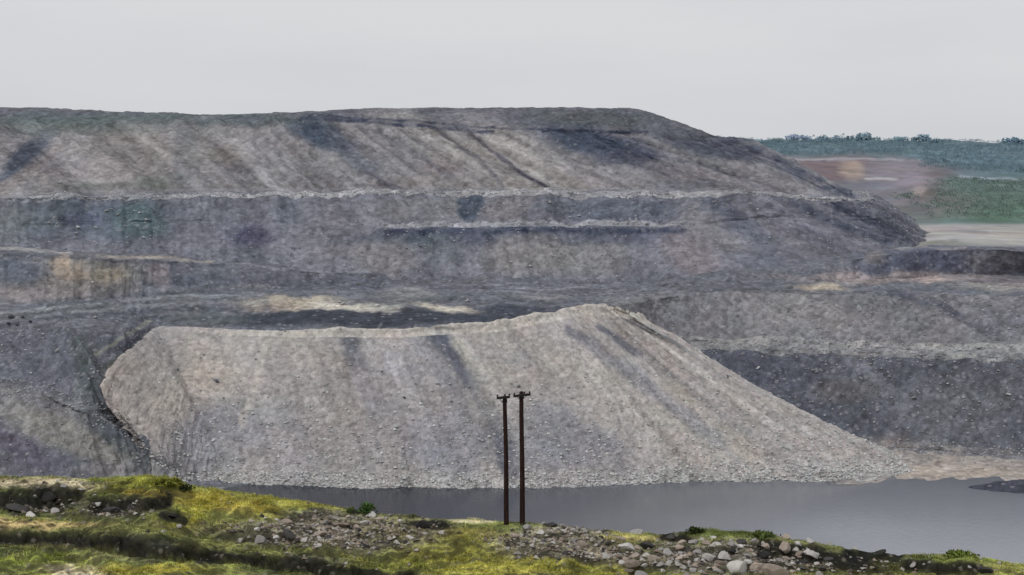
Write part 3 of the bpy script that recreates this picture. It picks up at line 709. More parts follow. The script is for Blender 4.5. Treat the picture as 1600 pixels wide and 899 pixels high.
BN = normals(BV)
def grass():
    n = 95000
    patch = .35 + .65 * sstep(-.2, .5, fbm(BV[..., 0] / 1.6, BV[..., 1] / 1.3, 3, 400))
    idx = pick(n, gmask * patch)
    base = BV.reshape(-1, 3)[idx] + np.c_[rng.uniform(-.06, .06, n), rng.uniform(-.05, .05, n), np.full(n, -.02)]
    col = bp_.c.reshape(-1, 3)[idx] / .56
    clump = vnoise(base[:, 0] * 1.4, base[:, 1] * 1.6, 410)
    h = (.05 + .26 * clump ** 2 + .05 * rng.random(n)) * (.5 + .5 * gmask.reshape(-1)[idx])
    ang = rng.uniform(0, np.pi, n); wd = rng.uniform(.02, .045, n)
    lean = rng.normal(0, .5, (n, 2)) * h[:, None]
    dx = np.c_[np.cos(ang) * wd, np.sin(ang) * wd, np.zeros(n)]
    tip = base + np.c_[lean, h]
    V = np.stack([base - dx, base + dx, tip], 1)
    br = (.65 + .75 * rng.random(n))[:, None]
    hue = rng.normal(0, .10, n)[:, None]
    c = col * br * np.c_[1 + hue, 1 + hue * .2, 1 - hue]
    C = np.stack([c * .6, c * .6, c * 1.15], 1)
    o = mesh_np('grass', V.reshape(-1, 3), np.arange(3 * n).reshape(-1, 3), 3, M_grass, np.clip(C, .005, .7), smooth=False)
    tag(o, 'short yellow green grass and moss growing over the bank', 'grass', kind='stuff')
grass()

# ------------------------------------------------------------------ 8. rocks
import bmesh
def rock_mesh(name, seed, mat, rough=.22, sub=3, flat=.7, long=1.3):
    r = random.Random(seed)
    bm = bmesh.new(); bmesh.ops.create_icosphere(bm, subdivisions=sub, radius=.5)
    planes = []
    for _ in range(13):
        v = np.array([r.gauss(0, 1), r.gauss(0, 1), r.gauss(0, 1)]); v /= np.linalg.norm(v); planes.append((v, r.uniform(.20, .40)))
    for v in bm.verts:
        c = np.array(v.co)
        for n, d in planes:
            e = c @ n - d
            if e > 0: c = c - n * e * .92
        k = 1 + rough * .3 * (vnoise(c[0] * 7 + seed, c[1] * 7 + c[2] * 5, seed) - .5)
        c = c * float(k) * np.array([long, 1.0, flat])
        v.co = c
    me = bpy.data.meshes.new(name); bm.to_mesh(me); bm.free(); me.materials.append(mat)
    return me
ROCKS = {'pale': [rock_mesh('rock', 10 + i, M_rock_pale, flat=.62 + .05 * i, long=1.0 + .1 * i, sub=3) for i in range(5)],
         'tan': [rock_mesh('rock', 30 + i, M_rock_tan, flat=.6 + .06 * i, long=1.0 + .1 * i, sub=3) for i in range(5)],
         'dark': [rock_mesh('rock', 50 + i, M_rock_dark, flat=.55 + .05 * i, long=1.2 + .1 * i, sub=2) for i in range(4)],
         'boulder': [rock_mesh('boulder', 70 + i, M_boulder, sub=2) for i in range(4)],
         'darkb': [rock_mesh('boulder', 80 + i, M_boulder_dk, sub=2) for i in range(3)]}

# nearest bank point for a pixel
Bflat = BV.reshape(-1, 3); bxf = bpx.ravel(); byf = bpy_.ravel()
vis = (Bdd.ravel() > -1.2)
vi = np.nonzero(vis)[0]
def on_bank(px, py):
    d = (bxf[vi] - px) ** 2 + (byf[vi] - py) ** 2
    c = vi[d < d.min() + 4]
    return Bflat[c[np.argmin(Bflat[c][:, 1])]]

def put_rock(kind, px, py, wpx, label, group, cat='rock', name='rock', sink=.15, hz=None, pt=None):
    sink = sink + (.12 if name == 'rock' else 0)
    P = on_bank(px, py) if pt is None else pt
    sz = wpx / F * P[1]
    me = random.choice(ROCKS[kind])
    o = bpy.data.objects.new(name, me); COL.objects.link(o)
    f = random.uniform(.8, 1.15)
    sc = (sz / 1.25, sz / 1.25 * random.uniform(.8, 1.1), sz / 1.25 * (hz or f))
    o.scale = sc; o.rotation_euler = (random.uniform(-.35, .35), random.uniform(-.3, .3), random.choice([0, math.pi]) + random.uniform(-.6, .6))
    o.location = (P[0], P[1], P[2] + sc[2] * (.33 - sink))
    tag(o, label, cat, group)
    return o

BIG = [('pale', 1043, 868, 34, 'large cream boulder at the left of the wide stone heap'), ('pale', 1152, 893, 56, 'biggest grey boulder of the wide heap, at the bottom edge'),
       ('pale', 1130, 869, 27, 'flat pale stone just right of the large cream boulder'), ('pale', 1092, 865, 30, 'cracked light grey block between two pale stones'),
       ('tan', 990, 869, 26, 'pinkish round stone at the left end of the wide heap'), ('tan', 990, 884, 30, 'low pinkish slab under the round pinkish stone'),
       ('pale', 1142, 852, 22, 'pointed white stone on top of the wide stone heap'), ('tan', 1228, 855, 34, 'broad tan boulder beside the dark hollow'),
       ('tan', 1185, 884, 34, 'tan block right of the biggest grey boulder'), ('tan', 1215, 897, 50, 'wide pinkish slab at the bottom edge of the photo'),
       ('pale', 1068, 889, 20, 'small white stone left of the biggest grey boulder'), ('pale', 1260, 862, 20, 'white stone on the rim of the dark hollow'),
       ('tan', 1195, 855, 26, 'low tan stone left of the broad tan boulder'), ('pale', 1098, 843, 16, 'pale yellowish stone among grass above the wide heap'),
       ('pale', 849, 817, 15, 'small white stone at the crest right of the poles'), ('pale', 100, 760, 19, 'cream stone on the bare tan strip at far left'),
       ('tan', 532, 821, 36, 'largest pinkish boulder left of the poles'), ('tan', 556, 824, 20, 'brown stone leaning on the largest pinkish boulder'),
       ('pale', 640, 840, 18, 'small white stone below the dark slab left of the poles'), ('pale', 690, 832, 22, 'white stone at the right of the dark slab'),
       ('dark', 660, 822, 34, 'dark flat slab left of the poles'), ('dark', 262, 771, 10, 'small dark stone on the grassy hummock'),
       ('pale', 155, 787, 20, 'pale stone on top of the dark rock cluster at left'), ('dark', 175, 797, 34, 'black rock in the dark cluster at left'),
       ('dark', 205, 794, 20, 'black rock at the right of the dark cluster'), ('dark', 75, 777, 36, 'black overhanging rock above the pale twisted slab'),
       ('dark', 25, 795, 42, 'black rock at the left edge of the photo'), ('pale', 85, 800, 24, 'pale slab lying in front of the black rocks'),
       ('pale', 48, 806, 24, 'pale twisted slab at far left'), ('pale', 57, 776, 10, 'small white stone among the black rocks'),
       ('pale', 281, 822, 16, 'pale upright stone below the grassy hummock'), ('pale', 256, 830, 16, 'pale tilted stone beside the upright stone'),
       ('dark', 270, 808, 24, 'dark brown rock above the pale upright stone'), ('pale', 1336, 849, 16, 'pale stone on the crest at right'),
       ('dark', 1377, 858, 26, 'dark pointed rock on the crest at right'), ('pale', 1444, 880, 8, 'small upright pale stone at right'),
       ('pale', 1425, 884, 18, 'pinkish white stone below the crest at right'), ('dark', 860, 821, 28, 'dark rock behind the small white crest stone'),
       ('dark', 946, 827, 16, 'small dark rock at the crest far right of the poles'), ('dark', 1046, 840, 20, 'dark rock above the large cream boulder'),
       ('dark', 1190, 868, 34, 'black rock inside the dark hollow'), ('dark', 1255, 878, 32, 'wide black rock in the dark hollow'),
       ('dark', 450, 835, 30, 'dark rock in the left part of the middle rubble'), ('pale', 432, 840, 18, 'white stone beside the dark rock in the middle rubble'),
       ('tan', 500, 834, 26, 'pinkish slab below the largest pinkish boulder'), ('pale', 375, 844, 20, 'cream stone left of the middle rubble'), ('pale', 405, 846, 30, 'long white slab left of the middle rubble'),
       ('dark', 1540, 892, 40, 'dark rock in the shaded hollow at the right edge')]
used = []
for kd, x, y, w, lab in BIG:
    put_rock(kd, x, y, w, lab, None); used.append((x, y, w))
PATCH = [((360, 800, 670, 872), 66, (9, 27), 'rubble stone in the middle heap left of the poles', 'rubble stones left of the poles'),
         ((780, 818, 962, 885), 58, (8, 25), 'rubble stone in the heap just right of the poles', 'rubble stones right of the poles'),
         ((965, 836, 1300, 905), 104, (16, 44), 'stone of the wide heap at lower right', 'stones of the wide heap'),
         ((0, 765, 250, 812), 14, (6, 16), 'loose stone among the black rocks at far left', 'loose stones at far left'),
         ((1300, 855, 1600, 905), 12, (6, 16), 'loose stone in the grass at far right', 'loose stones at far right')]
adj = {'pale': 'pale grey', 'tan': 'tan or pinkish', 'dark': 'dark brown'}
for (x0, y0, x1, y1), cnt, (a, b_), lab, grp in PATCH:
    sel = np.nonzero((bxf > x0) & (bxf < x1) & (byf > y0) & (byf < y1) & vis)[0]
    w = rmask.ravel()[sel] ** 2 + .02; w /= w.sum(); k = 0; tries = 0
    while k < cnt and tries < 3000:
        tries += 1
        i = rng.choice(sel, p=w); px, py = bxf[i], byf[i]
        sz = a + (b_ - a) * random.random() ** 1.8
        if any(math.hypot((px - u[0]), (py - u[1]) * 1.6) < (sz + u[2]) * .33 for u in used): continue
        kd = random.choices(['pale', 'tan', 'dark'], [.45, .42, .13])[0]
        put_rock(kd, px, py, sz, adj[kd] + ' ' + lab, adj[kd] + ' ' + grp, pt=Bflat[i]); used.append((px, py, sz)); k += 1

# small rubble as stuff
def stone_soup(name, pts, sizes, cols, mat, label, cat='rubble'):
    n = len(pts)
    T = np.array([(1, 0, 0), (-.9, .2, 0), (.1, 1, .05), (0, -1, 0), (.1, .1, .75), (0, 0, -.5)], float)
    Fc = np.array([(0, 2, 4), (2, 1, 4), (1, 3, 4), (3, 0, 4), (2, 0, 5), (1, 2, 5), (3, 1, 5), (0, 3, 5)])
    V = T[None] * rng.uniform(.65, 1.25, (n, 6, 3)) + rng.normal(0, .12, (n, 6, 3))
    th = rng.uniform(0, 6.28, n); c, s_ = np.cos(th), np.sin(th)
    X = V[..., 0] * c[:, None] - V[..., 1] * s_[:, None]; Y = V[..., 0] * s_[:, None] + V[..., 1] * c[:, None]
    V = np.stack([X, Y, V[..., 2]], -1) * (sizes * .5)[:, None, None] + pts[:, None, :]
    Fa = (np.arange(n) * 6)[:, None, None] + Fc[None]
    C = np.repeat(cols[:, None, :], 6, 1)
    o = mesh_np(name, V.reshape(-1, 3), Fa.reshape(-1, 3), 3, mat, np.clip(C, .01, .75).reshape(-1, 3), smooth=False)
    tag(o, label, cat, kind='stuff')

n = 7500
idx = pick(n, rmask + .02)
palette = np.array([(.33, .30, .27), (.28, .22, .175), (.07, .06, .055), (.44, .41, .37), (.15, .13, .11)])
stone_soup('gravel', Bflat[idx] + np.array([0, 0, .02]), (.06 + .36 * rng.random(n) ** 3), palette[rng.integers(0, 5, n)] * rng.uniform(.7, 1.1, (n, 1)), M_stone, 'fine broken stone scattered between the rocks on the bank', 'gravel')

def scatter(V, k, n, wfun, smin, smax, base, name, label, pw=2.2):
    px, py = proj(V[..., 0], V[..., 1], V[..., 2])
    area = np.linalg.norm(np.cross(np.gradient(V, axis=1), np.gradient(V, axis=0)), axis=2)
    w = wfun(px, py, k) * area; w = np.clip(w, 0, None).ravel(); w /= w.sum()
    i = rng.choice(len(w), n, p=w)
    sz = smin + (smax - smin) * rng.random(n) ** pw
    col = np.array(base) * rng.uniform(.55, 1.25, (n, 1)) * np.c_[1 + rng.normal(0, .03, n), np.ones(n), 1 + rng.normal(0, .03, n)]
    stone_soup(name, V.reshape(-1, 3)[i] + np.array([0, -.03, .0]), sz, col, M_stone, label)
inb = lambda px: (px > -60) & (px < 1660)
scatter(FV, Fk, 13000, lambda x, y, k: inb(x) * (k > 2) * (k < 3.04) * (.02 + .22 * sstep(2.3, 2.8, k) + 2.0 * sstep(2.86, 2.98, k)) * (.4 + vnoise(x / 25, y / 25, 5)), .3, 1.1, (.5, .5, .49), 'rubble', 'loose pale rubble rolled to the foot of the fan shaped tip')
scatter(TV, Tk, 12000, lambda x, y, k: inb(x) * ((k > 4) * (k < 7.4)) * (.25 + 1.0 * (np.abs(k - 5.5) < .6) + 1.2 * (np.abs(k - 7.0) < .12)) * (.3 + vnoise(x / 30, y / 20, 6)), .3, 1.0, (.32, .32, .335), 'rubble', 'loose grey rubble strewn over the dark side banks')
scatter(DV, Dk, 7000, lambda x, y, k: inb(x) * (k > 3.0) * (.16 + 2.2 * (np.abs(k - 3.8) < .35) + 1. * (np.abs(k - 5.0) < .12) * (x > 590) * (x < 1070)) * (.3 + vnoise(x / 40, y / 20, 7)), .4, 1.2, (.36, .36, .375), 'rubble', 'loose pale rubble along the benches of the upper dump')

# ------------------------------------------------------------------ boulders on the far slopes
def finder(V, k, kmin=-1, kmax=99):
    px, py = proj(V[..., 0], V[..., 1], V[..., 2]); px = px.ravel(); py = py.ravel(); Vf = V.reshape(-1, 3); kf = k.ravel()
    ok = np.nonzero((kf > kmin) & (kf < kmax))[0]
    def f(x, y):
        d = (px[ok] - x) ** 2 + (py[ok] - y) ** 2
        c = ok[d < d.min() + 2]; return Vf[c[np.argmin(Vf[c][:, 1])]]
    return f
fF = finder(FV, Fk, 2, 3); fT = finder(TV, Tk); fD = finder(DV, Dk, 1)
def slope_boulders(fn, pts, lab, grp, kind='boulder', srange=(4, 7)):
    for q in pts:
        P = fn(q[0], q[1]); w = q[2] if len(q) > 2 else random.uniform(*srange)
        put_rock(kind, 0, 0, w, lab, grp, 'boulder', 'boulder', sink=.0, pt=P)
slope_boulders(fF, [(334, 593, 9), (350, 622, 6), (683, 599, 9), (703, 600, 7), (676, 611, 6), (650, 600, 6), (706, 628, 6), (646, 656, 7), (620, 668, 10), (598, 583, 5), (505, 612, 5), (590, 700, 6), (667, 732, 6),
                    (480, 669, 6), (447, 655, 5), (320, 555, 5), (585, 655, 5), (860, 648, 6), (810, 604, 8), (800, 600, 5), (1135, 590, 6), (560, 690, 5), (420, 700, 6), (380, 660, 5), (300, 640, 5), (760, 700, 6),
                    (900, 650, 5), (1000, 700, 5), (940, 735, 7), (820, 748, 7), (560, 752, 7), (640, 757, 8), (700, 758, 7), (455, 745, 7), (500, 750, 8), (1080, 742, 7), (1150, 735, 6), (1240, 742, 8), (1300, 735, 7)],
               'pale boulder on the light fan shaped slope', 'pale boulders on the fan slope')
slope_boulders(fF, [(596, 582, 7), (632, 622, 7), (1138, 589, 7), (278, 578, 6), (340, 597, 8)], 'dark boulder on the light fan shaped slope', 'dark boulders on the fan slope', 'darkb')
slope_boulders(fT, [(1184, 577, 9), (1272, 579, 9), (1390, 590, 9), (1265, 629, 8), (1428, 623, 12), (1575, 617, 11), (1504, 622, 6), (1455, 572, 8), (1360, 570, 7), (1277, 513, 6), (1540, 671, 6), (1320, 600, 5),
                    (1480, 600, 5), (1350, 640, 5), (1400, 668, 6), (1560, 580, 7), (1515, 648, 5), (1230, 600, 5), (1290, 650, 5), (1420, 545, 9), (1530, 545, 11), (1500, 548, 9), (1340, 545, 8), (1240, 543, 7)],
               'pale boulder on the dark bank right of the fan shaped slope', 'pale boulders on the right bank')
slope_boulders(fT, [(90, 549, 12), (65, 562, 5), (40, 548, 6), (20, 560, 5), (47, 583, 6), (68, 580, 5), (30, 568, 5), (65, 610, 5), (110, 555, 5), (12, 530, 5), (85, 600, 5), (35, 620, 5)],
               'pale boulder on the dark bank at far left', 'pale boulders on the left bank')
slope_boulders(fT, [(150, 497, 9)], 'single white boulder on the haul road strips at far left', None)
slope_boulders(fT, [(18, 497, 14), (34, 496, 9), (14, 507, 12), (26, 508, 9), (46, 503, 8)], 'dark lump lying beside the haul road at far left', 'dark lumps beside the haul road', 'darkb')
slope_boulders(fT, [(535, 476, 12), (590, 478, 9), (560, 444, 8), (600, 445, 8), (730, 471, 7), (530, 473, 8), (325, 445, 6), (145, 442, 7)], 'white boulder on the dark plateau behind the fan', 'white boulders on the plateau')
slope_boulders(fD, [(122, 356, 9), (150, 357, 8), (165, 330, 8), (175, 327, 6), (195, 340, 6), (185, 335, 7), (118, 365, 7), (225, 372, 7), (88, 350, 6), (230, 345, 6)], 'pale boulder on the left of the lower dump tier', 'pale boulders on the lower tier, left')
slope_boulders(fD, [(860, 317, 7), (1065, 350, 8), (1050, 352, 6), (980, 350, 7), (1010, 351, 8), (905, 338, 7), (890, 352, 6), (1040, 336, 6)], 'pale boulder on the bench of the lower dump tier, right', 'pale boulders on the lower tier, right')

# ------------------------------------------------------------------ dark coal spit at the right end of the pond
def spit():
    nu, nv = 160, 60
    a = np.linspace(0, 1, nu)[None, :]; b = np.linspace(-1, 1, nv)[:, None]
    p0 = Pz(1512, 762, -80); p1 = Pz(1900, 768, -80)
    X = p0[0] + (p1[0] - p0[0]) * a + 0 * b
    W = 12 * np.sqrt(a) + .2
    Y = p0[1] + (p1[1] - p0[1]) * a + b * W
    Z = 2.4 * (1 - b * b) * np.clip(a * 4, 0, 1) ** .7 - .35 + .3 * fbm(X / 2, Y / 2, 4, 500)
    V = np.stack([X, Y, Z], -1)
    px, py = proj(X, Y, Z); p = Paint(px, py, (66, 68, 78), 91, 6); p.mul(1 + .2 * fbm(X / 3, Y / 3, 3, 501))
    o = mesh_np('coal_spit', V, grid_faces(nv, nu), 4, M_ter, p.out())
    tag(o, 'low dark spit of coal dirt at the right end of the pond', kind='structure')
spit()

# ------------------------------------------------------------------ plants on the bank
def bush(px, py, wpx, hpx, col, label, n=260, cat='bush', name='bush', stems=True):
    P = on_bank(px, py); m = P[1] / F; w, h = wpx * m, hpx * m
    root = bpy.data.objects.new(name, None); COL.objects.link(root); root.location = P; tag(root, label, cat)
    u = rng.normal(0, .36, (n, 2)); r2 = np.clip(1 - (u ** 2).sum(1), .05, 1)
    z = h * (.12 + rng.random(n) * .85 * np.sqrt(r2)); lob = .75 + .5 * vnoise(u[:, 0] * 3 + px, u[:, 1] * 3, 5)
    c = np.c_[u[:, 0] * w * .55, u[:, 1] * w * .4, z * lob]
    s = rng.uniform(.05, .13, n) * max(.6, w)
    d1 = rng.normal(0, 1, (n, 3)); d1 /= np.linalg.norm(d1, axis=1, keepdims=True); d2 = rng.normal(0, 1, (n, 3)); d2 = np.cross(d1, d2); d2 /= np.linalg.norm(d2, axis=1, keepdims=True)
    V = np.stack([c - d1 * s[:, None], c + d2 * s[:, None] * .4, c + d1 * s[:, None], c - d2 * s[:, None] * .4], 1)
    C = lin(col)[None] / .75 * rng.uniform(.5, 1.5, (n, 1)) * (.5 + .8 * (z / h))[:, None]
    o = mesh_np('foliage', V.reshape(-1, 3), np.arange(4 * n).reshape(-1, 4), 4, M_leaf, np.repeat(np.clip(C, .01, .6)[:, None], 4, 1), smooth=False); o.parent = root
    bm = bmesh.new()
    for k in range(5):
        r = bmesh.ops.create_cone(bm, segments=5, radius1=.02, radius2=.008, depth=h * .8)
        ax, ay = random.uniform(-.5, .5), random.uniform(-.5, .5)
        for v in r['verts']:
            zz = v.co.z + h * .4 - .05; v.co = (v.co.x + ax * zz, v.co.y + ay * zz, zz)
    me = bpy.data.meshes.new('stem'); bm.to_mesh(me); bm.free(); me.materials.append(M_rock_dark)
    so = bpy.data.objects.new('stem', me); COL.objects.link(so); so.parent = root
bush(573, 801, 30, 20, (66, 88, 44), 'small leafy green bush on the crest left of the poles', 420)
bush(548, 800, 20, 10, (78, 92, 46), 'low green plant just left of the small leafy bush', 200)
bush(1085, 831, 30, 9, (52, 60, 30), 'dark low bush on the crest above the wide stone heap', 420)
bush(262, 753, 50, 4, (104, 106, 44), 'flat mossy green plant along the top of the grassy hummock', 400)
bush(1190, 836, 46, 6, (84, 96, 52), 'low green plant on the crest right of the dark bush', 300)
bush(1500, 866, 50, 6, (92, 102, 46), 'low green plant on the crest near the right edge', 300)
bush(290, 765, 26, 10, (50, 54, 34), 'dark plant at the right end of the grassy hummock', 300)

# ------------------------------------------------------------------ the two poles
def wood_mat():
    m, nt, b = newmat('weathered_pole'); L = nt.links.new
    tc = N(nt, 'ShaderNodeTexCoord'); mp = N(nt, 'ShaderNodeMapping'); mp.inputs['Scale'].default_value = (14, 14, .8); L(tc.outputs['Object'], mp.inputs['Vector'])
    n1 = N(nt, 'ShaderNodeTexNoise'); n1.inputs['Scale'].default_value = 1.5; n1.inputs['Detail'].default_value = 6; L(mp.outputs['Vector'], n1.inputs['Vector'])
    r = N(nt, 'ShaderNodeValToRGB'); r.color_ramp.elements[0].color = (.006, .004, .004, 1); r.color_ramp.elements[1].color = (.055, .028, .023, 1)
    r.color_ramp.elements[0].position = .3; r.color_ramp.elements[1].position = .75
    L(n1.outputs['Fac'], r.inputs['Fac']); L(r.outputs['Color'], b.inputs['Base Color'])
    bp = N(nt, 'ShaderNodeBump'); bp.inputs['Strength'].default_value = .5; bp.inputs['Distance'].default_value = .02; L(n1.outputs['Fac'], bp.inputs['Height']); L(bp.outputs['Normal'], b.inputs['Normal'])
    return m
def plain(name, c, rough=.6, metal=0):
    m, nt, b = newmat(name); L = nt.links.new
    tc = N(nt, 'ShaderNodeTexCoord'); n1 = N(nt, 'ShaderNodeTexNoise'); n1.inputs['Scale'].default_value = 9; n1.inputs['Detail'].default_value = 4; L(tc.outputs['Object'], n1.inputs['Vector'])
    mx = N(nt, 'ShaderNodeMix', data_type='RGBA'); mx.inputs['A'].default_value = (*[v * .6 for v in c], 1); mx.inputs['B'].default_value = (*[v * 1.4 for v in c], 1)
    L(n1.outputs['Fac'], mx.inputs['Factor']); L(mx.outputs['Result'], b.inputs['Base Color']); b.inputs['Roughness'].default_value = rough; b.inputs['Metallic'].default_value = metal
    return m
M_wood = wood_mat(); M_steel = plain('rusty_steel', (.03, .026, .024), .7, .3); M_ins = plain('brown_porcelain', (.035, .022, .02), .25)

def tube(bm, p0, p1, r0, r1, seg=14, rings=1, wob=0, seed=0):
    p0 = np.array(p0, float); p1 = np.array(p1, float); d = p1 - p0; L = np.linalg.norm(d); d /= L
    a = np.cross(d, [0, 0, 1.0] if abs(d[2]) < .9 else [1.0, 0, 0]); a /= np.linalg.norm(a); b = np.cross(d, a)
    rr = []
    for i in range(rings + 1):
        f = i / rings; c = p0 + (p1 - p0) * f + (a * math.sin(f * 5 + seed) + b * math.cos(f * 4 + seed)) * wob * math.sin(math.pi * f)
        r = r0 + (r1 - r0) * f
        rr.append([bm.verts.new(c + (a * math.cos(t) + b * math.sin(t)) * r * (1 + .04 * math.sin(3 * t + f * 9))) for t in [2 * math.pi * k / seg for k in range(seg)]])
    for i in range(rings):
        for k in range(seg):
            bm.faces.new([rr[i][k], rr[i][(k + 1) % seg], rr[i + 1][(k + 1) % seg], rr[i + 1][k]])
    bm.faces.new(rr[0][::-1]); bm.faces.new(rr[-1])
def beam(bm, p0, p1, w, h):
    p0 = np.array(p0, float); p1 = np.array(p1, float); d = p1 - p0; d /= np.linalg.norm(d)
    a = np.cross(d, [0, 0, 1.0]); a /= np.linalg.norm(a); b = np.cross(a, d)
    v = [bm.verts.new(q + a * sx * w / 2 + b * sz * h / 2) for q in (p0, p1) for sx, sz in ((-1, -1), (1, -1), (1, 1), (-1, 1))]
    for f in ((0, 1, 2, 3), (7, 6, 5, 4), (0, 4, 5, 1), (1, 5, 6, 2), (2, 6, 7, 3), (3, 7, 4, 0)): bm.faces.new([v[i] for i in f])
def fin(bm, name, mat, parent, smooth=False):
    bmesh.ops.recalc_face_normals(bm, faces=bm.faces)
    me = bpy.data.meshes.new(name); bm.to_mesh(me); bm.free(); me.materials.append(mat)
    for p in me.polygons: p.use_smooth = smooth
    o = bpy.data.objects.new(name, me); COL.objects.link(o); o.parent = parent; return o
def lathe(bm, c, prof, seg=12):
    rr = [[bm.verts.new((c[0] + r * math.cos(t), c[1] + r * math.sin(t), c[2] + z)) for t in [2 * math.pi * k / seg for k in range(seg)]] for r, z in prof]
    for i in range(len(rr) - 1):
        for k in range(seg): bm.faces.new([rr[i][k], rr[i][(k + 1) % seg], rr[i + 1][(k + 1) % seg], rr[i + 1][k]])
    bm.faces.new(rr[0][::-1]); bm.faces.new(rr[-1])

def pole(bpx_, brow, tpx, trow, r0, r1, arm, label, seed):
    D = 87.6
    base = Pd(bpx_, brow, D); top = Pd(tpx, trow, D)
    root = bpy.data.objects.new('utility_pole', None); COL.objects.link(root); root.location = base; tag(root, label, 'utility pole')
    t = top - base
    bm = bmesh.new(); tube(bm, (0, 0, -1.2), t, r0, r1, 16, 24, .035, seed); fin(bm, 'pole', M_wood, root, True)
    m = D / F
    (ax0, ar0), (ax1, ar1) = arm
    y_off = -(r1 + .06)
    q0 = Pd(ax0, ar0, D) - base + np.array([0, y_off, 0]); q1 = Pd(ax1, ar1, D) - base + np.array([0, y_off, 0])
    bm = bmesh.new(); beam(bm, q0, q1, .11, .15); fin(bm, 'crossarm', M_steel, root)
    # clamp and brace
    cc = t * (1 - .35 / np.linalg.norm(t))
    bm = bmesh.new(); lathe(bm, (cc[0], cc[1], cc[2] - .08), [(r1 + .03, 0), (r1 + .035, .02), (r1 + .035, .14), (r1 + .03, .16)]); fin(bm, 'clamp', M_steel, root)
    for s_ in (.22, .78):
        bm = bmesh.new(); e = q0 + (q1 - q0) * s_; beam(bm, np.array([cc[0] + (-.06 if s_ < .5 else .06), cc[1] + y_off, cc[2] - .12]), np.array([e[0], e[1] - .005, e[2] - .078]), .035, .035); fin(bm, 'brace', M_steel, root)
    for s_ in (.06, .94, .5 + (.12 if seed == 1 else -.42 * 0 + .14)):
        e = q0 + (q1 - q0) * s_
        bm = bmesh.new(); lathe(bm, (e[0], e[1], e[2] + .07), [(.015, 0), (.015, .03), (.065, .035), (.045, .06), (.065, .065), (.04, .10), (.055, .11), (.03, .14), (.01, .15)]); fin(bm, 'insulator', M_ins, root, True)
pole(791.5, 818, 788.6, 619, .17, .125, ((776, 621.5), (797, 619.5)), 'left of the two dark leaning poles, the shorter one with the smaller crossarm', 1)
pole(816, 818, 814.8, 612, .18, .13, ((802, 618.5), (829, 615.5)), 'right of the two dark poles, the taller one with a wider crossarm', 2)

# ------------------------------------------------------------------ trees on the horizon, distance haze put into their leaf colours
def crown_mesh(n, w, h, col, seed):
    r = np.random.default_rng(seed)
    k = 9
    cen = np.c_[r.normal(0, .26, k) * w, r.normal(0, .22, k) * w, h * (.45 + .38 * r.random(k))]; rad = r.uniform(.16, .30, k) * w
    j = r.integers(0, k, n); d = r.normal(0, 1, (n, 3)); d /= np.linalg.norm(d, axis=1, keepdims=True)
    c = cen[j] + d * (rad[j] * r.uniform(.6, 1.05, n))[:, None] * np.array([1, 1, .8])
    s = r.uniform(.03, .07, n) * w
    a = r.normal(0, 1, (n, 3)); b = np.cross(a, r.normal(0, 1, (n, 3))); a /= np.linalg.norm(a, axis=1, keepdims=True); b /= np.linalg.norm(b, axis=1, keepdims=True)
    V = np.stack([c - a * s[:, None], c - b * s[:, None], c + a * s[:, None], c + b * s[:, None]], 1)
    C = lin(col)[None] / .52 * r.uniform(.85, 1.15, (n, 1)) * (.85 + .25 * (c[:, 2] / h))[:, None]
    return V, C
hx, hy = proj(HV[..., 0], HV[..., 1], HV[..., 2])
def tree(px, top, wpx, D, col, label, seed, group=None):
    # stand it on the hill surface at distance D
    r = np.argmin(np.abs(HV[:, 350, 1] - D)); c = np.argmin(np.abs(hx[r] - px)); P = HV[r, c]
    Tp = Pd(px, top, P[1]); h = max(Tp[2] - P[2], 4); w = wpx / F * P[1]
    root = bpy.data.objects.new('tree', None); COL.objects.link(root); root.location = (P[0], P[1], P[2] - .3); tag(root, label, 'tree', group)
    V, C = crown_mesh(500, w, h, col, seed)
    o = mesh_np('crown', V.reshape(-1, 3), np.arange(4 * 500).reshape(-1, 4), 4, M_leaf, np.repeat(np.clip(C, .01, .7)[:, None], 4, 1), smooth=False); o.parent = root
    bm = bmesh.new(); tube(bm, (0, 0, -.5), (0, 0, h * .55), .035 * h, .02 * h, 8, 3, .02 * h, seed)
    for q in range(4):
        an = q * 1.6 + seed; tube(bm, (0, 0, h * (.3 + .05 * q)), (math.cos(an) * w * .25, math.sin(an) * w * .25, h * (.6 + .05 * q)), .015 * h, .006 * h, 6)
    fin(bm, 'trunk', M_rock_dark, root)
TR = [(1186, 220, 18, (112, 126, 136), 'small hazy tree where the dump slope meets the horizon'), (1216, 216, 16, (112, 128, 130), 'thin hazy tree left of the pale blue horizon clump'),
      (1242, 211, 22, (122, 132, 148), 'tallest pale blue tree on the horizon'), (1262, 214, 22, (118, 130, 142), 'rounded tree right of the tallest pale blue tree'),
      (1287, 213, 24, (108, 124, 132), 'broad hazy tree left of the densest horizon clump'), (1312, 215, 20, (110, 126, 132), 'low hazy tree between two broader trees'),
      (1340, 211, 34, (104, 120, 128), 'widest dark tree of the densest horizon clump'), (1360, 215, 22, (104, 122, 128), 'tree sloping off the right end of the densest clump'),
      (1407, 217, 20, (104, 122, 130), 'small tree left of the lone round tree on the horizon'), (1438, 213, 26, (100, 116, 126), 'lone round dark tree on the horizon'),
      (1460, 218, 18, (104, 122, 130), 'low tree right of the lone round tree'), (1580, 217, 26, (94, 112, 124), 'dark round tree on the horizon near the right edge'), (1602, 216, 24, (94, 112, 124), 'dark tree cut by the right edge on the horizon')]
for i, (x, tp, w, c, lab) in enumerate(TR): tree(x, tp, w, 2450, c, lab, 600 + i)
